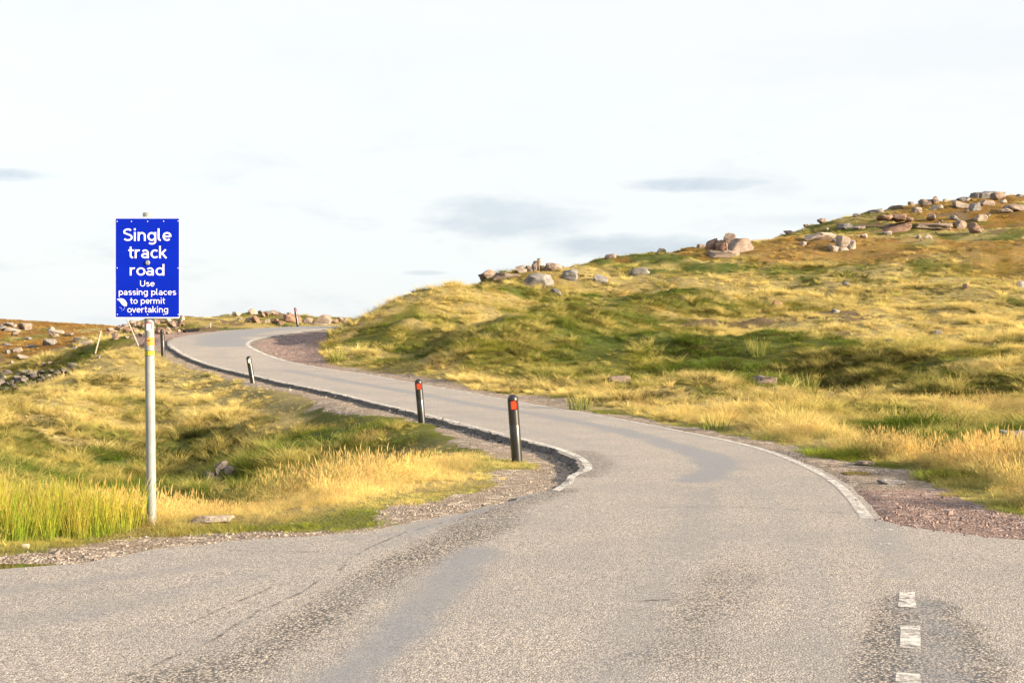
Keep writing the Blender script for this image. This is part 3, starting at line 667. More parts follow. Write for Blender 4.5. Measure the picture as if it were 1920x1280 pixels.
# ------------------------------------------------------------------ rocks
SRC = {}; ROCKS = []
def rock_mesh(name, sd, npt=16, box=0.75, cuts=2, rough=0.07, blocks=None):
    r = np.random.default_rng(sd); bm = bmesh.new()
    for bx, by, bz, sx, sy, sz in (blocks or [(0, 0, 0, 1, 1, 1)]):
        b2 = bmesh.new()
        for i in range(npt if not blocks else 26):
            v = r.uniform(-1, 1, 3); m_ = np.abs(v).max(); L = np.linalg.norm(v); v = v / (m_ * box + L * (1 - box)) * r.uniform(0.82, 1.0)
            b2.verts.new((bx + v[0] * .5 * sx, by + v[1] * .5 * sy, bz + v[2] * .5 * sz))
        bmesh.ops.convex_hull(b2, input=b2.verts); bmesh.ops.delete(b2, geom=[v for v in b2.verts if not v.link_faces], context='VERTS')
        bmesh.ops.dissolve_limit(b2, angle_limit=0.2, verts=b2.verts, edges=b2.edges)
        bmesh.ops.bevel(b2, geom=b2.edges[:], offset=0.028 * min(sx, sy, sz), segments=1, affect='EDGES', profile=0.6)
        bmesh.ops.triangulate(b2, faces=b2.faces[:])
        for _ in range(cuts):
            long = [e for e in b2.edges if e.calc_length() > 0.10]
            if long: bmesh.ops.subdivide_edges(b2, edges=long, cuts=1); bmesh.ops.triangulate(b2, faces=b2.faces[:])
        b2.normal_update()
        off = Vector((sd * 1.7, sd * .3, bx * 7))
        for v in b2.verts: v.co += v.normal * (mnoise.fractal(v.co * 3.0 + off, 0.8, 2.0, 4) * rough * min(sx, sy, sz))
        tmp = bpy.data.meshes.new('tmp'); b2.to_mesh(tmp); b2.free(); bm.from_mesh(tmp); bpy.data.meshes.remove(tmp)
    me = bpy.data.meshes.new(name); bm.to_mesh(me); bm.free(); return me
def smooth_by_angle(me, deg=38):
    me.polygons.foreach_set('use_smooth', [True] * len(me.polygons))
    try: me.set_sharp_from_angle(angle=math.radians(deg))
    except Exception: pass
def boulder(u, v, wpx, hpx, kind, label, sd, depth=0.8, blocks=None, sink=0.22, group='boulders on the moor', npt=16, yaw=None, Y=None, clear=0.0):
    """v is where the stone meets the grass"""
    p = hit(u, v) if Y is None else np.array([(u - 960) / F * Y, Y, tz((u - 960) / F * Y, Y)])
    wm, hm = wpx / F * p[1], hpx / F * p[1]
    me = rock_mesh('boulder', sd, npt=npt, blocks=blocks); me.materials.append(M_rock[kind]); smooth_by_angle(me)
    co = np.empty(len(me.vertices) * 3, np.float32); me.vertices.foreach_get('co', co); co = co.reshape(-1, 3)
    lo, hi = co.min(0), co.max(0); co = (co - [(lo[0] + hi[0]) / 2, (lo[1] + hi[1]) / 2, lo[2]]) / (hi - lo)
    GRASS_H = 0.07 * sstep(40, 60, p[1]); hh = (hm + GRASS_H) * (1 + sink); co *= [wm, wm * depth, hh]; co[:, 2] -= hh - hm - GRASS_H
    me.vertices.foreach_set('co', co.ravel()); me.update()
    o = bpy.data.objects.new('boulder', me); COL.objects.link(o)
    zb = p[2] if hpx > 0 else p[2]
    hm = hm + GRASS_H; ROCKS.append((p[0], p[1] + wm * depth * .25, wm * .5)); [ROCKS.append((p[0] * (1 - k_ / p[1]), p[1] - k_, wm * .5)) for k_ in np.arange(.5, clear, .8)]; o.location = (p[0], p[1] + wm * depth * 0.25, max(p[2], tz(p[0], p[1] + wm * depth * .25) - hm * .25)); o.rotation_euler = (0, 0, yaw if yaw is not None else random.uniform(-.25, .25))
    tag(o, label, 'boulder', group); return o
spiky = [(-.2, 0, -.05, .5, .8, .6), (.05, 0, .1, .4, .7, .9), (.24, 0, .2, .28, .6, 1.0), (-.42, 0, .0, .25, .6, .6)]
layer = [(0, 0, -.2, 1, 1, .6), (-.22, -.05, .2, .5, .8, .3), (.14, -.05, .22, .4, .8, .34), (.38, 0, .14, .28, .7, .2)]
crag = [(-.25, -.1, -.15, .45, .6, .5), (.05, 0, .1, .4, .7, .8), (.3, -.1, 0, .35, .6, .6), (-.05, -.25, -.25, .4, .4, .4), (.42, -.2, -.3, .3, .4, .3)]
HR = [
 (912, 524, 38, 18, 'pink', 'blunt boulder at the left end of the hill crest', None), (950, 523, 56, 10, 'pink', 'long low slab in the crest grass right of the blunt boulder', None),
 (976, 511, 26, 13, 'pale', 'small oval stone on the crest left of the jagged rock', None), (1000, 508, 36, 24, 'pink', 'jagged spiky rock on the hill crest', spiky), (1032, 507, 54, 13, 'pink', 'flat ledge on the crest right of the jagged rock', None),
 (1008, 538, 62, 27, 'grey', 'dark grey peaked boulder below the jagged rock', None), (1069, 526, 37, 22, 'grey', 'grey boulder with a white lichened top on the upper slope', None), (1126, 531, 32, 15, 'grey', 'squat grey stone on the upper slope between rusty grass', None),
 (1199, 515, 46, 12, 'grey', 'long thin grey slab on the upper slope', None), (1040, 552, 30, 9, 'grey', 'low grey slab in gold grass under the peaked boulder', None), (1241, 474, 20, 8, 'grey', 'lone dark stone on the skyline left of the boulder pile', None),
 (1145, 484, 26, 7, 'pink', 'small flat stone on the skyline above the long thin slab', None), (1314, 467, 18, 9, 'pink', 'small stone on the skyline touching the boulder pile', None),
 (1336, 470, 28, 25, 'brown', 'leftmost rounded boulder of the crest pile', None), (1353, 471, 30, 24, 'brown', 'shadowed boulder in the middle of the crest pile', None), (1369, 465, 30, 31, 'pink', 'upright boulder on top of the crest pile', None), (1392, 472, 50, 27, 'pink', 'big pale pink boulder on the right of the crest pile', None), (1357, 481, 60, 11, 'pink', 'low slab at the foot of the crest pile', None),
 (1506, 461, 15, 8, 'pale', 'small white stone left of the pale slab on the upper hill', None), (1540, 450, 62, 14, 'pale', 'long pale slab on the upper hill', None), (1582, 468, 58, 30, 'pale', 'pale broken outcrop of upright blocks on the upper hill', crag), (1620, 447, 16, 8, 'pale', 'small pale stone right of the broken outcrop', None),
 (1585, 428, 30, 9, 'grey', 'low grey stone above the broken outcrop', None), (1612, 430, 34, 8, 'pink', 'flat stone between the outcrop and the big brown boulder', None),
 (1680, 431, 68, 31, 'brown', 'big brown boulder with a cracked layered top', layer), (1664, 441, 22, 7, 'pale', 'small pale stone at the foot of the big brown boulder', None),
 (1752, 431, 70, 10, 'pink', 'long flat pink slab right of the big brown boulder', None), (1803, 428, 28, 16, 'pink', 'pink block at the right end of the long slab', None), (1830, 437, 32, 21, 'brown', 'rounded brown boulder on the right of the hill', None), (1792, 413, 20, 8, 'grey', 'small dark stone above the pink block', None),
 (1742, 448, 22, 7, 'pale', 'small pale stone below the long pink slab', None), (1850, 372, 46, 15, 'grey', 'broad grey boulder on the summit skyline', None), (1874, 374, 32, 14, 'pink', 'pink rounded boulder right of the broad summit boulder', None), (1828, 372, 18, 11, 'grey', 'small round boulder on the skyline left of the broad summit boulder', None),
 (1808, 376, 30, 8, 'grey', 'low stone sloping up to the summit boulders', None), (1755, 381, 15, 13, 'pink', 'upright knob of rock on the skyline', None), (1738, 384, 36, 9, 'pink', 'low rock at the foot of the skyline knob', None), (1710, 387, 16, 9, 'pink', 'square skyline stone left of the knob', None), (1777, 379, 18, 6, 'pale', 'tiny flat skyline stone right of the knob', None),
 (1680, 393, 32, 7, 'pink', 'flat skyline ledge above the big brown boulder', None), (1645, 399, 40, 8, 'grey', 'long grey skyline ledge left of the big brown boulder', None), (1607, 406, 18, 5, 'grey', 'little stone on the skyline above the outcrop', None), (1542, 414, 20, 8, 'pink', 'small skyline stone above the long pale slab', None), (1480, 432, 24, 5, 'pink', 'low skyline stone between the crest pile and the long pale slab', None),
 (1720, 397, 22, 8, 'pale', 'pale stone under the square skyline stone', None), (1758, 394, 36, 10, 'pale', 'pale rubble block under the skyline knob', None), (1806, 390, 44, 14, 'pale', 'wide pale boulder below the summit', None), (1830, 394, 28, 14, 'grey', 'dark wedge-shaped boulder below the summit', None), (1850, 385, 34, 10, 'pink', 'pink slab directly beneath the broad summit boulder', None), (1880, 381, 22, 7, 'pale', 'small pale slab beneath the pink rounded boulder', None),
 (1908, 396, 52, 14, 'pink', 'pink slab at the right edge below the summit', None), (1887, 399, 30, 7, 'pale', 'pale flat stone left of the right edge slab', None), (1912, 370, 14, 5, 'grey', 'small skyline stone at the right edge', None), (1837, 415, 34, 12, 'pale', 'pale stone among the gold grass right of the pink block', None),
 (1587, 539, 17, 9, 'grey', 'lone grey stone in the middle of the slope', None), (1458, 575, 24, 11, 'brown', 'brown stone in the green dip of the slope', None), (1567, 587, 20, 6, 'grey', 'little grey stone in the straw grass of mid slope', None), (1760, 628, 24, 7, 'grey', 'flat grey stone in the right of the slope', None), (1812, 542, 14, 9, 'brown', 'dark stone on the slope under the rounded boulder', None), (1914, 541, 18, 14, 'grey', 'grey stone half cut by the right edge of the slope', None),
 (1668, 644, 16, 8, 'dark', 'dark stone in turned turf on the lower slope', None),
 (1431, 718, 56, 15, 'pink', 'flat pink stone lying at the foot of the hill', None), (1165, 716, 54, 13, 'pink', 'flat stone almost hidden in grass behind the nearest bollard', None),
 (1908, 846, 76, 44, 'grey', 'blue-grey boulder in long grass at the right edge', None), (1610, 879, 0, 0, '', '', None)]
for i, (u, v, wp, hp, kd, lb, bl) in enumerate(HR):
    if wp: boulder(u, v, wp * (.88 if wp < 50 else 1), hp * .90, kd, lb, 100 + i, blocks=bl, npt=12 + i % 9, depth=0.9 if wp < 40 else 0.65, sink=0.42, clear={1431: 4.0, 1165: 4.0, 1908: 1.8, 1008: 2, 1680: 2, 1392: 2}.get(u, 0))
boulder(412, 900, 66, 36, 'dark', 'dark outcrop in the shaded hollow right of the sign pole', 301, blocks=crag, clear=3.5, yaw=0.1)
boulder(240, 955, 30, 16, 'grey', 'grey stone in the grass just left of the sign pole', 302, clear=1.5); boulder(395, 980, 84, 13, 'pale', 'flat pale stone in dry grass right of the sign pole', 303, depth=0.4)
boulder(1010, 886, 0.1, 0.1, 'grey', 'x', 1) if False else None
boulder(1622, 872, 40, 9, 'pink', 'flat stone set in the verge above the small puddle', 304); boulder(1676, 908, 60, 10, 'grey', 'broken slab on the stony verge below the small puddle', 305, depth=.6)
boulder(46, 1028, 16, 9, 'pale', 'white stone on the gravel by the muddy puddle', 306)
# far boulders beside the road end and on the far moor
for i, (u, v, wp, hp, kd, lb) in enumerate([
 (547, 604, 44, 19, 'brown', 'brown boulder behind the farthest bollard'), (605, 607, 44, 21, 'pink', 'large angular pink boulder right of the farthest bollard'), (576, 607, 26, 14, 'pink', 'small boulder between the brown and the angular one'), (515, 607, 20, 10, 'brown', 'low brown block left of the brown boulder'), (500, 606, 16, 8, 'pink', 'little pink stone by the road left of the low block'), (527, 610, 12, 9, 'brown', 'small dark block standing by the far road edge'),
 (505, 591, 26, 7, 'pink', 'flat rock on top of the grassy mound beyond the road'),
 (15, 611, 24, 8, 'grey', 'grey stone cluster top left of the far moor'), (44, 618, 34, 16, 'pink', 'tall pale boulder on the far moor below the skyline'), (22, 622, 40, 10, 'pale', 'pale slab left of the tall far boulder'), (103, 626, 36, 10, 'pale', 'long white slab near the far skyline'), (130, 630, 22, 8, 'pink', 'small boulder right of the long white slab'), (152, 640, 44, 8, 'pale', 'flat pale stones beside the long white slab'),
 (90, 648, 36, 15, 'grey', 'grey boulder with pale top in the middle of the far moor'), (32, 661, 24, 12, 'pale', 'rounded white boulder on the left of the far moor'), (13, 664, 12, 9, 'grey', 'grey stone left of the rounded white boulder'), (44, 672, 36, 8, 'pale', 'spread pale slab under the rounded white boulder'), (52, 637, 18, 6, 'grey', 'flat grey stone in rusty grass of the far moor'), (57, 652, 26, 5, 'grey', 'low grey stone right of the rounded white boulder'),
 (160, 648, 36, 10, 'pale', 'pale boulder left of the leaning white pole'), (138, 655, 18, 5, 'pale', 'small pale stone under the boulder by the leaning pole'), (95, 685, 14, 5, 'pale', 'white stone above the far track'), (82, 687, 12, 6, 'pale', 'left one of two white stones above the far track'), (22, 681, 10, 5, 'pale', 'tiny white stone above the left end of the far track'), (5, 716, 18, 12, 'grey', 'pale grey boulder under the far track at the left edge'), (12, 648, 22, 4, 'grey', 'faint grey stone at the left edge of the far moor'),
 (215, 637, 22, 12, 'pink', 'rounded boulder at the left end of the rubble bank'), (135, 690, 26, 9, 'grey', 'grey slab on the back of the grassy ridge'), (120, 700, 20, 8, 'dark', 'dark slab lower down the back of the ridge')]):
    boulder(u, v, wp * .78, hp * .75, kd, lb, 400 + i, group='boulders beyond the bend')
# rubble and scree: each stone its own object, sharing a few shapes
protos = []
for i in range(14):
    me = rock_mesh('stone', 600 + i, npt=12 + i % 5, cuts=1); smooth_by_angle(me); protos.append(me)
def proto(kind, i):
    key = (kind, i)
    if key not in SRC: SRC[key] = protos[i].copy(); SRC[key].materials.append(M_rock[kind])
    return SRC[key]
def strew(n, ufun, wpx, kinds, label, group, cat='stone', name='stone', sink=.3):
    for _ in range(n):
        u, v = ufun(); p = hit(u, v); wm = wpx * random.lognormvariate(0, .4) / F * p[1]; ROCKS.append((p[0], p[1], wm * .55))
        o = bpy.data.objects.new(name, proto(random.choice(kinds), random.randrange(14))); COL.objects.link(o)
        o.location = (p[0], p[1], p[2] + wm * sink); o.scale = (wm, wm * random.uniform(.7, 1), wm * random.uniform(.45, .8)); o.rotation_euler = (random.uniform(-.4, .4), random.uniform(-.4, .4), random.uniform(0, 6.28))
        tag(o, label, cat, group)
def rub():
    u = random.uniform(196, 345); top = np.interp(u, [190, 230, 280, 345], [624, 611, 606, 601]); bot = np.interp(u, [190, 260, 345], [640, 636, 622]); return u, random.uniform(top, bot)
strew(84, rub, 10, ['pink', 'pink', 'pale', 'brown'], 'pinkish stone in the rubble bank behind the sign and far bend', 'rubble bank stones')
strew(16, lambda: (random.uniform(620, 672), random.uniform(603, 608)), 10, ['pink', 'brown'], 'small stone in the row of rubble where the far road vanishes', 'rubble at the end of the road')
strew(16, lambda: (random.uniform(440, 545), random.uniform(588, 606)), 10, ['pink', 'brown', 'pale'], 'small stone scattered on the grassy mound beyond the road', 'stones on the mound')
strew(70, lambda: (lambda u: (u, random.uniform(np.interp(u, [0, 150], [702, 694]), np.interp(u, [0, 150], [745, 700]))))(random.uniform(-20, 140)), 10, ['dark', 'dark', 'grey'], 'dark stone in the scree below the far track', 'scree stones')
strew(16, lambda: (random.uniform(0, 190), random.uniform(614, 684)), 8.5, ['pale', 'grey', 'pink'], 'small pale stone scattered over the far rusty moor', 'scattered stones of the far moor')
strew(26, lambda: (lambda u: (u, np.interp(u, [1500, 1900], [420, 372]) + random.uniform(3, 75)))(random.uniform(1480, 1919)), 8.5, ['pale', 'pink', 'grey'], 'small stone scattered in the grass of the upper hill', 'scattered stones of the upper hill')

# ------------------------------------------------------------------ grass and stones (uncountable)
def blades(n, R, h0, h1, wd, lean, droop, seeds=0.0, seg=4, stiff=1.0, sd=0):
    r = np.random.default_rng(sd); V = []; Fc = []; T = []; Sh = []
    for i in range(n):
        an = r.uniform(0, 2 * math.pi); rr = R * math.sqrt(r.uniform()); bx, by = rr * math.cos(an), rr * math.sin(an)
        h = r.uniform(h0, h1); yaw = an + r.normal(0, 0.7); l = abs(r.normal(lean, lean * 0.5)); dr = droop * r.uniform(0.4, 1.3); face = r.uniform(0, math.pi)
        wx, wy = math.cos(face), math.sin(face); w0 = wd * r.uniform(0.7, 1.3); b0 = len(V); s = r.uniform()
        isseed = r.uniform() < seeds
        for k in range(seg + 1):
            f = k / seg; out = h * (l * f + dr * f * f); z = h * (f - 0.45 * dr * f * f) - 0.02 * (k == 0)
            w_ = w0 * (1 - 0.85 * f ** 1.5) * (0.55 if isseed else 1)
            x, y = bx + math.cos(yaw) * out, by + math.sin(yaw) * out
            V += [(x - wx * w_ / 2, y - wy * w_ / 2, z), (x + wx * w_ / 2, y + wy * w_ / 2, z)]; T += [f, f]; Sh += [s * .8, s * .8]
            if k: Fc.append((b0 + 2 * k - 2, b0 + 2 * k - 1, b0 + 2 * k + 1, b0 + 2 * k))
        if isseed:      # seed head: three little crossed husks
            for q in range(3):
                a2 = q * math.pi / 3; hl = h * r.uniform(0.16, 0.26); hw = wd * r.uniform(1.3, 2.2); n0 = len(V)
                dx, dy = math.cos(a2) * hw / 2, math.sin(a2) * hw / 2
                V += [(x, y, z - hl * .6), (x + dx, y + dy, z - hl * .15), (x + math.cos(yaw) * hl * .2, y + math.sin(yaw) * hl * .2, z + hl * .4), (x - dx, y - dy, z - hl * .15)]
                T += [2.0] * 4; Sh += [s * .5] * 4; Fc.append((n0, n0 + 1, n0 + 2, n0 + 3))
    return V, Fc, T, Sh
def source(col, name, data, mat):
    V, Fc, T, Sh = data; me = bpy.data.meshes.new(name); me.from_pydata(V, [], Fc); me.materials.append(mat)
    for nm, arr in (('tip', T), ('shade', Sh)):
        at = me.attributes.new(nm, 'FLOAT', 'POINT'); at.data.foreach_set('value', np.array(arr, np.float32))
    me.update(); o = bpy.data.objects.new(name, me); col.objects.link(o); return o
def scatter(name, col, pts, rot, scl, idx, tint, label, cat):
    me = bpy.data.meshes.new(name); me.vertices.add(len(pts)); me.vertices.foreach_set('co', np.asarray(pts, np.float32).ravel())
    for nm, ty, key, arr in (('rot', 'FLOAT_VECTOR', 'vector', rot), ('scl', 'FLOAT_VECTOR', 'vector', scl)):
        me.attributes.new(nm, ty, 'POINT').data.foreach_set(key, np.asarray(arr, np.float32).ravel())
    me.attributes.new('idx', 'INT', 'POINT').data.foreach_set('value', np.asarray(idx, np.int32))
    color_attr(me, 'tint', np.asarray(tint)); me.update()
    o = bpy.data.objects.new(name, me); COL.objects.link(o)
    ng = bpy.data.node_groups.new(name, 'GeometryNodeTree')
    ng.interface.new_socket('Geometry', in_out='INPUT', socket_type='NodeSocketGeometry'); ng.interface.new_socket('Geometry', in_out='OUTPUT', socket_type='NodeSocketGeometry')
    gi = ng.nodes.new('NodeGroupInput'); go = ng.nodes.new('NodeGroupOutput'); ip = ng.nodes.new('GeometryNodeInstanceOnPoints'); ci = ng.nodes.new('GeometryNodeCollectionInfo')
    ci.inputs['Collection'].default_value = col; ci.inputs['Separate Children'].default_value = True; ci.inputs['Reset Children'].default_value = True
    ng.links.new(gi.outputs[0], ip.inputs['Points']); ng.links.new(ci.outputs[0], ip.inputs['Instance']); ip.inputs['Pick Instance'].default_value = True
    for nm, ty, sk in (('idx', 'INT', 'Instance Index'), ('rot', 'FLOAT_VECTOR', 'Rotation'), ('scl', 'FLOAT_VECTOR', 'Scale')):
        na = ng.nodes.new('GeometryNodeInputNamedAttribute'); na.data_type = ty; na.inputs['Name'].default_value = nm
        ng.links.new(na.outputs['Attribute'], ip.inputs[sk])
    ng.links.new(ip.outputs[0], go.inputs[0])
    md = o.modifiers.new('scatter', 'NODES'); md.node_group = ng
    tag(o, label, cat, kind='stuff'); return o

gcol = bpy.data.collections.new('grass_sources')       # never linked: only a source of clumps
# 0-2 fine clumps, 3-4 seeded stems, 5-6 short turf, 7-9 broad tussocks for farther off
for i in range(3): source(gcol, 'a%02d' % i, blades(46, 0.13, 0.14, 0.34, 0.0055, 0.28, 0.55, 0.08, 4, sd=i), M_grass)
for i in range(2): source(gcol, 'b%02d' % i, blades(26, 0.12, 0.24, 0.50, 0.0065, 0.15, 0.28, 0.75, 4, sd=10 + i), M_grass)
for i in range(2): source(gcol, 'c%02d' % i, blades(70, 0.16, 0.05, 0.13, 0.006, 0.5, 0.5, 0.0, 3, sd=20 + i), M_grass)
for i in range(3): source(gcol, 'd%02d' % i, blades(75, 0.24, 0.14, 0.34, 0.011, 0.42, 0.7, 0.05, 3, sd=30 + i), M_grass)
for i in range(3): source(gcol, 'e%02d' % i, blades(90, 0.15, 0.18, 0.44, 0.010, 0.34, 0.85, 0.0, 4, sd=40 + i), M_grass)

def rings(specs, um=(-650, 2570)):
    X = []; Yv = []
    t0, t1 = (um[0] - 960) / F, (um[1] - 960) / F
    for y0, y1, dens in specs:
        n = int((y1 ** 2 - y0 ** 2) / 2 * (t1 - t0) * dens); y = np.sqrt(rng.uniform(y0 ** 2, y1 ** 2, n)); X.append(y * rng.uniform(t0, t1, n)); Yv.append(y)
    return np.concatenate(X), np.concatenate(Yv)
gx, gy = rings([(9.5, 16, 190), (16, 22, 130), (22, 32, 80), (32, 48, 44), (48, 75, 22), (75, 135, 11), (135, 215, 4.5)])
sd = gsample(SD, gx, gy); bare = gsample(BARE, gx, gy); scr = gsample(SCR, gx, gy); rk = gsample(ROCKY, gx, gy); tr = gsample(TRACK, gx, gy)
nn = field(gx, gy, 1.1, 201)
thin = rng.uniform(size=len(gx))
ok = (sd > 0.12) & (thin > bare * 1.02 - 0.015) & (thin > scr * 0.85) & (thin > rk * 0.8) & (thin > tr * 1.5) & (bare < 0.9)
for rx_, ry_, rr_ in ROCKS:
    if rr_ < 0.1: continue
    near = np.abs(gy - ry_) < rr_ * 3 + 3
    dx_ = gx[near] - rx_; dy_ = gy[near] - ry_
    front = np.where(dy_ < 0, (.9 if ry_ > 40 else .35) + rr_ * .2, rr_ * .6)
    ok[near] &= ~((np.abs(dx_) < rr_ * .85) & (np.abs(dy_) < front) & (rng.uniform(size=near.sum()) < .75))
gx, gy, sd, nn = gx[ok], gy[ok], sd[ok], nn[ok]
n = len(gx); wvs = gsample(wv, gx, gy); rel = sd - wvs; lf = gsample(LEFT.astype(float), gx, gy) > .5
tint = grass_tint(gx, gy) * rng.uniform(0.72, 1.28, n)[:, None] * (0.72 + 0.56 * sstep(.3, .7, field(gx, gy, 1.3, 401)))[:, None] * (1 + rng.normal(0, .06, (n, 3)))
r = rng.uniform(size=n)
straw_like = sstep(0.12, 0.30, tint[:, 0])
idx = rng.integers(0, 3, n)
tall = (r < 0.42 * straw_like) & (gy < 60); idx[tall] = 3 + rng.integers(0, 2, tall.sum())
farr = (gy > 30) & (rng.uniform(size=n) < sstep(30, 50, gy)); idx[farr] = 7 + rng.integers(0, 3, farr.sum())
turf = (rel < 0.42 + 0.5 * (nn - .5)) & (gy < 40); idx[turf] = 5 + rng.integers(0, 2, turf.sum())
sc = rng.uniform(0.7, 1.25, n) * (0.5 + 1.0 * sstep(.25, .75, nn)) * (1 + 0.25 * sstep(50, 120, gy))
sc *= 1 - 0.45 * sstep(72, 92, gy)
sc *= np.where(lf, 0.66 * (0.55 + 0.45 * sstep(.3, 2.6, np.where(gy > 17, rel, 3))) * np.where(gy < 17.5, 0.68, 1), 0.70)
shade_tufts = (field(gx, gy, 0.42, 501) > 0.56) & (rng.uniform(size=n) < 0.5) & (gy > 30)  # dark-tinted tufts stand in for shadowed gaps between tussocks
tint[shade_tufts] = np.array([0.10, 0.09, 0.035]) * rng.uniform(.6, 1.3, shade_tufts.sum())[:, None]; sc[shade_tufts] *= 0.85
sc *= np.where(turf, 0.9, 0.7 + 0.3 * sstep(0.4, 1.6, rel))
tus = (rng.uniform(size=n) < 0.30 * sstep(.34, .6, field(gx, gy, .35, 611))) & (gy > 17) & ~turf
idx[tus] = 10 + rng.integers(0, 3, tus.sum())
lift_ = (0.55 * sstep(0.10, 0.24, tint[:, 0]))[:, None]
tint = np.where(tus[:, None], (tint * (1 - lift_) + np.array([0.86, 0.69, 0.29]) * lift_) * rng.uniform(.8, 1.15, n)[:, None], tint)
basel = (~tus & (gy > 22)); tint[basel] = tint[basel] * 0.74 + np.array([0.15, 0.16, 0.04]) * 0.20; sc[basel] *= 0.66; thin_ = rng.uniform(size=n) < 0.3; sc[basel & thin_] *= 0.6
gcz = gsample(Z, gx, gy) - 0.01
rot = np.c_[rng.normal(0, .12, n), rng.normal(0, .12, n), rng.uniform(0, 6.283, n)]
scl3 = np.c_[sc * rng.uniform(.85, 1.2, n), sc * rng.uniform(.85, 1.2, n), sc * rng.uniform(.8, 1.2, n)]
scatter('grass', gcol, np.c_[gx, gy, gcz], rot, scl3, idx, tint, 'straw gold and green moorland grass covering the verges and hill', 'grass')

rcol = bpy.data.collections.new('rush_sources')
for i in range(3): source(rcol, 'r%02d' % i, blades(34, 0.11, 0.34, 0.66, 0.0065, 0.13, 0.14, 0.06, 4, sd=50 + i), M_rush)
nr = 950
ru = rng.uniform(-500, 262, nr); rvv = 640 + F * EYE / rng.uniform(12.0, 13.3, nr)
rx = (ru - 960) / F * (EYE * F / (rvv - 640)); ry = EYE * F / (rvv - 640)
keep = (gsample(SD, rx, ry) > 1.0 + 0.4 * rng.uniform(size=nr)); rx, ry = rx[keep], ry[keep]; nr = len(rx)
mixr = rng.uniform(size=nr)[:, None]
scatter('rushes', rcol, np.c_[rx, ry, gsample(Z, rx, ry)], np.c_[rng.normal(0, .08, nr), rng.normal(0, .08, nr), rng.uniform(0, 6.28, nr)],
        np.repeat(rng.uniform(.42, .82, nr)[:, None], 3, 1), rng.integers(0, 3, nr), np.array([0.25, 0.36, 0.04]) * (1 - mixr) + np.array([0.60, 0.42, 0.10]) * mixr,
        'bed of tall green rushes with browning tips left of the sign', 'rushes')

# loose stones on the verges
def pebble(sd, n=14):
    r = np.random.default_rng(sd); bm = bmesh.new()
    for i in range(n):
        v = r.normal(size=3); v /= np.linalg.norm(v); bm.verts.new(tuple(v * [0.5, 0.4, 0.3] * r.uniform(.8, 1.1)))
    g = bmesh.ops.convex_hull(bm, input=bm.verts)
    bmesh.ops.delete(bm, geom=[v for v in bm.verts if not v.link_faces], context='VERTS')
    return bm
pcol = bpy.data.collections.new('gravel_sources')
for i in range(5):
    me = bpy.data.meshes.new('p%02d' % i); bm = pebble(i); bm.to_mesh(me); bm.free(); me.materials.append(M_peb); pcol.objects.link(bpy.data.objects.new('p%02d' % i, me))
px_, py_ = rings([(9.5, 15, 420), (15, 22, 160), (22, 40, 45), (40, 75, 25)], (-400, 2300))
bare = gsample(BARE, px_, py_); sd = gsample(SD, px_, py_); pur = gsample(PURP, px_, py_); cl = field(px_, py_, 1.4, 222)
ok = (sd > -0.16) & ((bare > 0.3) | (sd < 0.05)) & (rng.uniform(size=len(px_)) < (0.08 + 0.8 * sstep(.42, .68, cl) + pur * .5) * sstep(-0.16, 0.2, sd))
ok &= (((px_ - pud_l[0] + .15) / .8) ** 2 + ((py_ - pud_l[1] - .10) / .2) ** 2 > 1) & (((px_ - pud_r[0]) / .22) ** 2 + ((py_ - pud_r[1]) / .24) ** 2 > 1)
px_, py_, pur, sd = px_[ok], py_[ok], pur[ok], sd[ok]; n = len(px_)
k = rng.uniform(size=n)[:, None]
tint = (np.array([0.12, 0.10, 0.09]) * (1 - k) + np.array([0.34, 0.29, 0.25]) * k); tp = (np.array([0.10, 0.068, 0.065]) * (1 - k) + np.array([0.31, 0.225, 0.205]) * k)
tint = tint * (1 - pur[:, None]) + tp * pur[:, None]
sz = np.exp(rng.normal(math.log(0.020), 0.5, n)) * (1 + .5 * sstep(20, 60, py_))
ke_ = rng.integers(0, len(Ledge) - 60, 1500); e_ = Ledge[ke_] + rng.normal(0, .06, (1500, 2)) + np.c_[-np.abs(rng.normal(0, .10, 1500)), -np.abs(rng.normal(0, .05, 1500))]
px_ = np.r_[px_, e_[:, 0]]; py_ = np.r_[py_, e_[:, 1]]; sd = np.r_[sd, gsample(SD, e_[:, 0], e_[:, 1])]; tint = np.vstack([tint, np.array([0.07, 0.066, 0.064]) * rng.uniform(.6, 2.4, 1500)[:, None]])
sz = np.r_[sz, np.exp(rng.normal(math.log(0.045), .45, 1500))]; n = len(px_)
zz = gsample(Z, px_, py_); inr = sd < 0; zz[inr] = road_z(px_[inr], py_[inr])
scatter('gravel', pcol, np.c_[px_, py_, zz], rng.uniform(0, 6.28, (n, 3)), np.repeat(sz[:, None], 3, 1), rng.integers(0, 5, n), tint, 'loose grey and purple gravel on the road verges', 'gravel')

# single rush clumps one can pick out on the right
def rush_clump(u, v, hgt, nb, label, sdd):
    hgt *= 0.78
    p = hit(u, v); Vv, Fc, T, Sh = blades(nb, 0.28, hgt * .5, hgt, 0.012, 0.2, 0.15, 0.05, 4, sd=sdd)
    me = bpy.data.meshes.new('rush_clump'); me.from_pydata(Vv, [], Fc); me.materials.append(M_clump); me.attributes.new('tip', 'FLOAT', 'POINT').data.foreach_set('value', np.array(T, np.float32))
    o = bpy.data.objects.new('rush_clump', me); COL.objects.link(o); o.location = (p[0], p[1], p[2] - .02)
    tag(o, label, 'rush clump', 'rush clumps along the foot of the hill')
M_clump, t, b = material('clump of rushes')
t.l.new(t.mix(t.ramp(t.attr('tip').outputs['Fac'], 0.3, 1.0), (0.15, 0.175, 0.03), (0.42, 0.36, 0.09)), b.inputs['Base Color']); b.inputs['Roughness'].default_value = 0.7
b.inputs['Transmission Weight'].default_value = 0.0
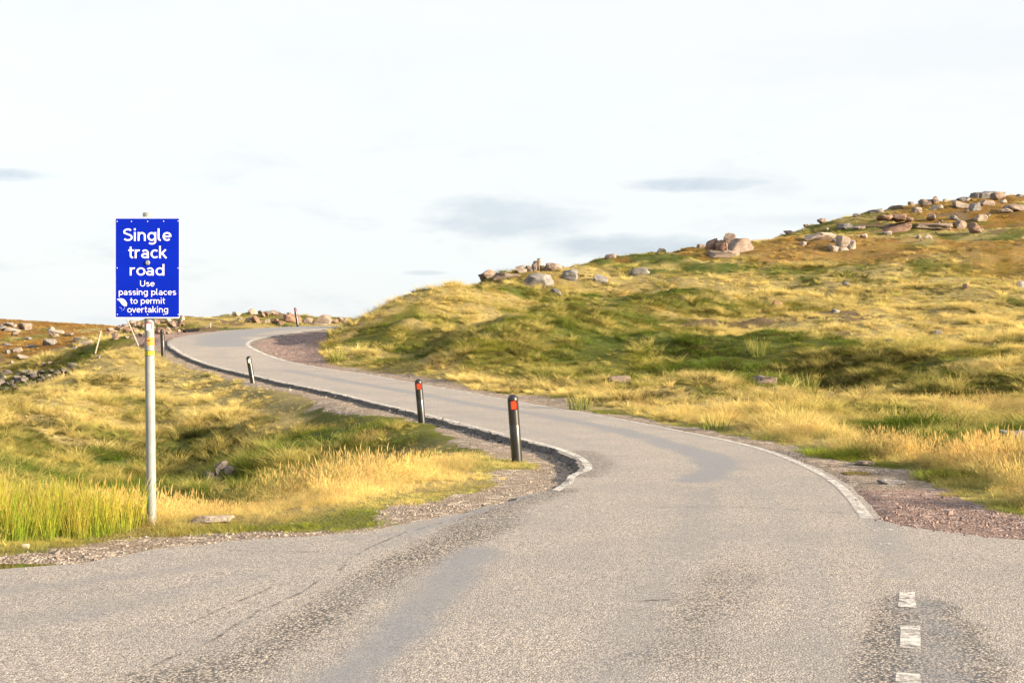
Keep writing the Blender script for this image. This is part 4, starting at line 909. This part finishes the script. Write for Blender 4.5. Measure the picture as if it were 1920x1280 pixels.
for a in [(1088, 768, 0.75, 130, 'bright green rush clump on the verge behind the nearest bollard'), (1482, 795, 0.75, 170, 'thick dark rush clump beside the right white line'), (1345, 805, 0.55, 70, 'short thin rush clump on the verge left of the thick one'),
          (1515, 735, 0.85, 80, 'tall yellow-green rush clump below the flat pink stone'), (1420, 668, 0.9, 110, 'green rush clump in the damp hollow above the flat pink stone'), (1690, 800, 0.6, 110, 'rush clump in the long grass towards the right edge'),
          (632, 676, 0.9, 120, 'bright rush clump at the corner of the purple gravel')]: rush_clump(*a, sdd=int(a[0]))

# ------------------------------------------------------------------ bollards
def lathe(prof, seg=40, ang=None):
    bm = bmesh.new(); rows = []
    for r_, z in prof: rows.append([bm.verts.new((r_ * math.cos(2 * math.pi * i / seg), r_ * math.sin(2 * math.pi * i / seg), z)) for i in range(seg)])
    for a_, b_ in zip(rows[:-1], rows[1:]):
        for i in range(seg): bm.faces.new((a_[i], a_[(i + 1) % seg], b_[(i + 1) % seg], b_[i]))
    bm.faces.new(rows[0][::-1]); bm.faces.new(rows[-1]); return bm
def rbox(sx, sy, sz, bev, cen=(0, 0, 0)):
    bm = bmesh.new(); bmesh.ops.create_cube(bm, size=1.0)
    for v in bm.verts: v.co = (v.co.x * sx + cen[0], v.co.y * sy + cen[1], v.co.z * sz + cen[2])
    if bev: bmesh.ops.bevel(bm, geom=bm.edges[:], offset=bev, segments=2, affect='EDGES')
    return bm
R_ = 0.077
def make_bollard():
    root = empty('bollard', (0, 0, 0))
    bm = lathe([(R_, -0.35), (R_, 0.0), (R_, 0.30), (R_, 0.578), (R_ * .985, 0.582), (R_ * .985, 0.588)], 40)
    bm_obj('post', bm, M_black, root, True)
    zs = [0.588, 0.592, 0.70] + list(np.linspace(0.80, 0.945, 16)) + [0.95]
    prof = [(R_, z) for z in zs] + [(R_ * math.cos(a_), 0.95 + R_ * math.sin(a_)) for a_ in np.linspace(0.15, 1.5, 10)]
    bm = lathe(prof, 64)
    # shallow window pressed into the head for the reflector
    for v in bm.verts:
        an = math.atan2(v.co.x, -v.co.y)
        if abs(an) < 0.66 and 0.805 < v.co.z < 0.935: v.co.y = max(v.co.y, -R_ * 0.70)
    o = bm_obj('head', bm, M_black, root, True); o.data.set_sharp_from_angle(angle=math.radians(35))
    rf = bm_obj('reflector', rbox(0.078, 0.012, 0.114, 0.008, (0, -R_ * 0.70 - 0.004, 0.868)), M_red, root)
    return root
def copy_thing(root):
    r2 = root.copy(); COL.objects.link(r2)
    for ch in [o for o in bpy.data.objects if o.parent == root]:
        c2 = ch.copy(); COL.objects.link(c2); c2.parent = r2
    return r2
b0 = make_bollard()
BOL = [(970, 872, 20.5, -4.0, 0.12, M_red, 'nearest black bollard with red reflector at the tip of the verge'), (792, 802, 29.6, -5.0, 0.05, M_red, 'black bollard with red reflector on the grassy hump, second from the camera'),
       (476, 729, 43.7, -9.5, 0.35, M_whiter, 'leaning black bollard with white reflector beside the gravel edge'), (306, 668, 53.2, -2.5, 1.3, M_blacky, 'upright black bollard just right of the sign pole'), (558, 608, 86.5, -9.0, 0.0, M_red, 'leaning bollard on the skyline beyond the far road')]
for i, (u, v, Y, tilt, yaw, rm, lb) in enumerate(BOL):
    o = b0 if i == 0 else copy_thing(b0)
    p = P(u, v, Y); o.location = p; o.rotation_euler = (0, math.radians(tilt), 0)
    o.rotation_euler = (Matrix.Rotation(math.radians(tilt), 3, 'Y') @ Matrix.Rotation(yaw, 3, 'Z')).to_euler()
    for ch in [q for q in bpy.data.objects if q.parent == o and q.name.startswith('reflector')]:
        if rm != M_red: ch.data = ch.data.copy(); ch.data.materials[0] = rm
    tag(o, lb, 'bollard', 'black marker bollards along the road')
# fallen post and stubs beyond the bend
def bar(name, a, b, r_, mat, label, cat, seg=12, group=None):
    a = Vector(a); b = Vector(b); L = (b - a).length
    bm = lathe([(r_ * .9, 0), (r_, 0.01 * L), (r_ * .97, L * .5), (r_ * .95, L * .985), (r_ * .8, L)], seg)
    o = bm_obj(name, bm, mat, None, True); o.data.set_sharp_from_angle(angle=math.radians(40)); o.location = a; o.rotation_euler = (b - a).to_track_quat('Z', 'Y').to_euler(); tag(o, label, cat, group); return o
pf = hit(350, 623.5); bar('fallen_bollard', (pf[0] - .15, pf[1], pf[2] + .07), P(373, 617.5, pf[1] + .6), 0.085, M_dull, 'toppled black bollard lying beyond the outer bend', 'bollard')
pf = hit(393.5, 614); bar('timber_post', (pf[0], pf[1], pf[2] - .2), P(394, 605, pf[1]), 0.06, M_post, 'short grey timber post stub beyond the bend', 'post')
bar('timber_strut', P(386, 615, pf[1] - .1), P(393, 607.5, pf[1] - .1), 0.035, M_post, 'thin strut leaning on the short timber post', 'strut')
p = hit(608, 609.5); bar('fallen_post', P(582, 608, p[1]), P(612, 609, p[1] - .2), 0.09, M_post, 'grey post lying on the ground before the angular boulder', 'post')
pa = P(181, 652, 50.5); bar('snow_pole', (pa[0] - .05, pa[1], pa[2] - .2), P(189.5, 620, 50.5), 0.030, M_wood, 'leaning white pole on the grassy ridge at left', 'pole')
pa = P(257, 641, 54); bar('snow_pole', (pa[0] + .05, pa[1], pa[2] - .15), P(238, 598, 54), 0.026, M_wood, 'thin pale pole slanting up behind the sign', 'pole')

# ------------------------------------------------------------------ the sign
YS_ = 13.15; mm = YS_ / F
sign = empty('road_sign', P(283.5, 985, YS_ + .1)); base = Vector(sign.location)
tag(sign, 'blue single track road sign on a grey pole in the verge grass', 'road sign')
def local(v): return Vector(v) - base
def child(o, par): o.parent = par; return o
pt = local(P(277.5, 399, YS_ + .1)); pb = local(P(284.5, 1000, YS_ + .1))
bm = lathe([(0.044, -.1), (0.044, (pt - pb).length * .5), (0.044, (pt - pb).length - .06), (0.044, (pt - pb).length - .05)], 40)
pole = bm_obj('pole', bm, M_galv, sign, True); pole.data.set_sharp_from_angle(angle=math.radians(40)); pole.location = pb; pole.rotation_euler = (pt - pb).to_track_quat('Z', 'Y').to_euler()
bm = lathe([(0.047, -.075), (0.048, -.07), (0.048, -.005), (0.044, 0.0)], 40)
cap = bm_obj('pole_cap', bm, M_galvc, sign, True); cap.data.set_sharp_from_angle(angle=math.radians(40)); cap.location = pt; cap.rotation_euler = pole.rotation_euler
YF = YS_ - 0.0
def plate(name, u0, v0, u1, v1, y0, y1, rad, mat, par, seg=6):
    a = P(u0, v1, YF); c_ = P(u1, v0, YF); pts = []
    for cx_, cz_, s in ((c_[0] - rad, c_[2] - rad, 0), (a[0] + rad, c_[2] - rad, 1), (a[0] + rad, a[2] + rad, 2), (c_[0] - rad, a[2] + rad, 3)):
        for k in range(seg + 1): an = math.pi / 2 * (s + k / seg); pts.append((cx_ + rad * math.cos(an), cz_ + rad * math.sin(an)))
    n = len(pts); Vv = [tuple(local((x, y0, z))) for x, z in pts] + [tuple(local((x, y1, z))) for x, z in pts]
    return mesh_np(name, Vv, [tuple(range(n))[::-1], tuple(range(n, 2 * n))] + [(i, (i + 1) % n, n + (i + 1) % n, n + i) for i in range(n)], mat, par)
YP = YS_ + 0.05
panel = plate('sign_panel', 213, 406, 335, 596.5, YP - .004, YP, 0.018, M_edge, sign)
face = plate('sign_face', 215, 409, 333.6, 594, YP - .0062, YP - .0042, 0.008, M_blue, panel)
def arc(cx_, cy_, rx_, ry_, a0, a1, n=20):
    return [(cx_ + rx_ * math.cos(math.radians(a0 + (a1 - a0) * k / n)), cy_ + ry_ * math.sin(math.radians(a0 + (a1 - a0) * k / n))) for k in range(n + 1)]
def ring(cx_, cy_, rx_, ry_): return arc(cx_, cy_, rx_, ry_, 0, 360, 36)
GLYPH = {   # rounded road-sign letters as pen strokes: advance width, strokes
 'o': (1.0, [ring(.5, .5, .37, .41)]), 'n': (.98, [[(.13, 0), (.13, 1)], [(.13, .5)] + arc(.46, .58, .30, .33, 170, 0) + [(.76, 0)]]),
 'i': (.42, [[(.17, 0), (.17, 1)], [(.17, 1.2), (.17, 1.42)]]), 'g': (1.02, [ring(.48, .5, .35, .41), [(.84, 1), (.84, -.08)] + arc(.5, -.06, .34, .27, 0, -145)]),
 'l': (.52, [[(.15, 1.42), (.15, .3)] + arc(.35, .3, .2, .21, 180, 275, 8)]), 'e': (.98, [[(.13, .49), (.86, .49)] + arc(.49, .5, .36, .41, 0, 312, 30)]),
 't': (.64, [[(.25, 1.32), (.25, .3)] + arc(.45, .3, .2, .21, 180, 285, 8), [(.02, .91), (.56, .91)]]), 'r': (.68, [[(.13, 0), (.13, 1)], [(.13, .5)] + arc(.46, .56, .32, .35, 170, 72, 12)]),
 'a': (.96, [arc(.43, .58, .30, .33, 145, 0, 14) + [(.73, 0)], ring(.41, .30, .29, .21)]), 'c': (.88, [arc(.49, .5, .36, .41, 48, 312, 26)]),
 'k': (.9, [[(.13, 0), (.13, 1.42)], [(.15, .40), (.72, 1.0)], [(.34, .58), (.78, 0)]]), 'd': (1.02, [ring(.48, .5, .35, .41), [(.85, 0), (.85, 1.42)]]),
 's': (.84, [arc(.42, .70, .27, .21, 35, 200, 14) + arc(.42, .30, .29, .21, 62, -145, 16)]), 'S': (1.08, [arc(.54, 1.02, .37, .30, 35, 205, 16) + arc(.54, .40, .40, .31, 66, -148, 20)]),
 'U': (1.18, [[(.14, 1.4), (.14, .5)] + arc(.56, .5, .42, .41, 180, 360, 20) + [(.98, 1.4)]]), 'p': (1.02, [[(.15, 1), (.15, -.42)], ring(.52, .5, .35, .41)]),
 'm': (1.5, [[(.13, 0), (.13, 1)], [(.13, .5)] + arc(.42, .60, .27, .31, 170, 0) + [(.69, 0)], [(.69, .5)] + arc(.98, .60, .27, .31, 170, 0) + [(1.25, 0)]]),
 'v': (.88, [[(.07, 1), (.43, .04)], [(.43, .04), (.79, 1)]]), ' ': (.55, [])}
def text(body, u0, u1, vtop, vbase, ref, bold):
    strokes = []; x = 0.0
    for ch in body:
        adv, st = GLYPH[ch]; strokes += [[(px + x, py) for px, py in s_] for s_ in st]; x += adv
    hw = bold * .5; allx = [p[0] for s_ in strokes for p in s_]; x0, x1 = min(allx) - hw, max(allx) + hw
    sx = (u1 - u0) * mm / (x1 - x0); sz = (vbase - vtop) * mm / 1.42; X = P(u0, vbase, YS_); Vv, Ff = [], []
    for k, s_ in enumerate(strokes):
        s_ = np.array(s_); closed = np.allclose(s_[0], s_[-1]); tn = np.gradient(s_, axis=0)
        if closed: tn[0] = tn[-1] = s_[1] - s_[-2]
        tn /= np.linalg.norm(tn, axis=1)[:, None] + 1e-9; nr_ = np.c_[-tn[:, 1], tn[:, 0]] * hw; n0 = len(Vv); yy = YP - .0068 - .00025 * (k % 5)
        for p, q in zip(s_, nr_):
            for w_ in (p + q, p - q): Vv.append(((w_[0] - x0) * sx + X[0] - base.x, yy - base.y, w_[1] * sz + X[2] - base.z))
        Ff += [(n0 + 2 * i, n0 + 2 * i + 1, n0 + 2 * i + 3, n0 + 2 * i + 2) for i in range(len(s_) - 1)]
    mesh_np('lettering', Vv, Ff, M_white, panel)
for a in [('Single', 228.8, 319.7, 427.6, 451, 0, .18), ('track', 236.7, 311.3, 460.4, 483.6, 0, .18), ('road', 241, 306, 494.6, 516, 0, .18), ('Use', 260.4, 287.9, 525.2, 536.6, 0, .155), ('passing places', 220.3, 328.2, 541.0, 552.8, 0, .155), ('to permit', 241, 308, 557.5, 569.2, 0, .155), ('overtaking', 236.3, 313, 573.8, 585.6, 0, .155)]: text(*a)
def disc(name, u, v, rad, th, mat, par, y, seg=12):
    bm = lathe([(rad, 0), (rad, th * .6), (rad * .7, th)], seg); o = bm_obj(name, bm, mat, par); q = local(P(u, v, YS_)); o.location = (q[0], y - base.y, q[2]); o.rotation_euler = (math.pi / 2, 0, 0); return o
for u, v in [(217, 414.5), (244, 414.5), (274.3, 414.5), (304.5, 414), (331.7, 413.8), (217, 502), (331.7, 502), (217.5, 589.3), (243.5, 589.3), (274.3, 589.3), (304.5, 589.3), (332, 589.3)]: disc('rivet', u, v, 0.0052, 0.004, M_edge, panel, YP - .0062)
disc('bolt', 274.8, 492, 0.024, 0.012, M_galv, panel, YP - .0074, 6)
# torn white film on the face
def flat(name, pts, y, mat, par):
    Vv = [tuple(local((*P(u, v, YS_)[:1], y, P(u, v, YS_)[2]))) for u, v in pts]; return mesh_np(name, Vv, [tuple(range(len(Vv)))[::-1]], mat, par)
flat('torn_film', [(216.5, 560.5), (222, 558.8), (228, 559.5), (233, 563), (236, 569), (235, 573.5), (231, 574), (226, 570), (222, 564.5)], YP - .0070, M_white, panel)
for u, v, s in [(225, 578, .9), (229, 580.5, .7), (222.5, 576, .6), (231, 577.5, .8), (226.5, 582, .5)]: flat('torn_film', [(u - s, v), (u, v + s), (u + s, v), (u, v - s)], YP - .0070, M_white, panel)
# stickers wrapped round the pole
def wrap(name, u0, v0, u1, v1, mat, lift):
    V_, F_ = [], []; n = 10; zz0, zz1 = P(0, v1, YS_ + .06)[2], P(0, v0, YS_ + .06)[2]
    vm = (v0 + v1) / 2; f = (1000 - vm) / 601; axis_ = pb + (pt - pb) * f + base; x0, x1 = [min(max((P(u, vm, YS_ + .06)[0] - axis_.x) / 0.0441, -.985), .985) for u in (u0, u1)]
    for k in range(n + 1):
        an = math.asin(x0) + (math.asin(x1) - math.asin(x0)) * k / n
        for z in (zz0, zz1): V_.append(tuple(local((axis_.x + (0.044 + lift) * math.sin(an), axis_.y - (0.044 + lift) * math.cos(an), z))))
    F_ = [(2 * k, 2 * k + 2, 2 * k + 3, 2 * k + 1) for k in range(n)]
    return mesh_np(name, V_, F_, mat, sign, True)
wrap('sticker', 272, 604, 284, 616.5, M_stk['red'], .0012); wrap('sticker', 274, 606.5, 282, 619.5, M_stk['white'], .0022)
wrap('sticker', 275.5, 632.5, 288.5, 647.5, M_stk['orange'], .0012); wrap('sticker', 277, 637, 281, 640, M_stk['red'], .0022)
wrap('sticker', 270, 657, 289, 666.5, M_stk['ink'], .0012); wrap('sticker', 270.8, 658.2, 287.8, 665.2, M_stk['yellow'], .0022)
for u in (273.5, 277, 280.5, 284): wrap('sticker_print', u, 660, u + 1.6, 663.5, M_stk['ink'], .003)
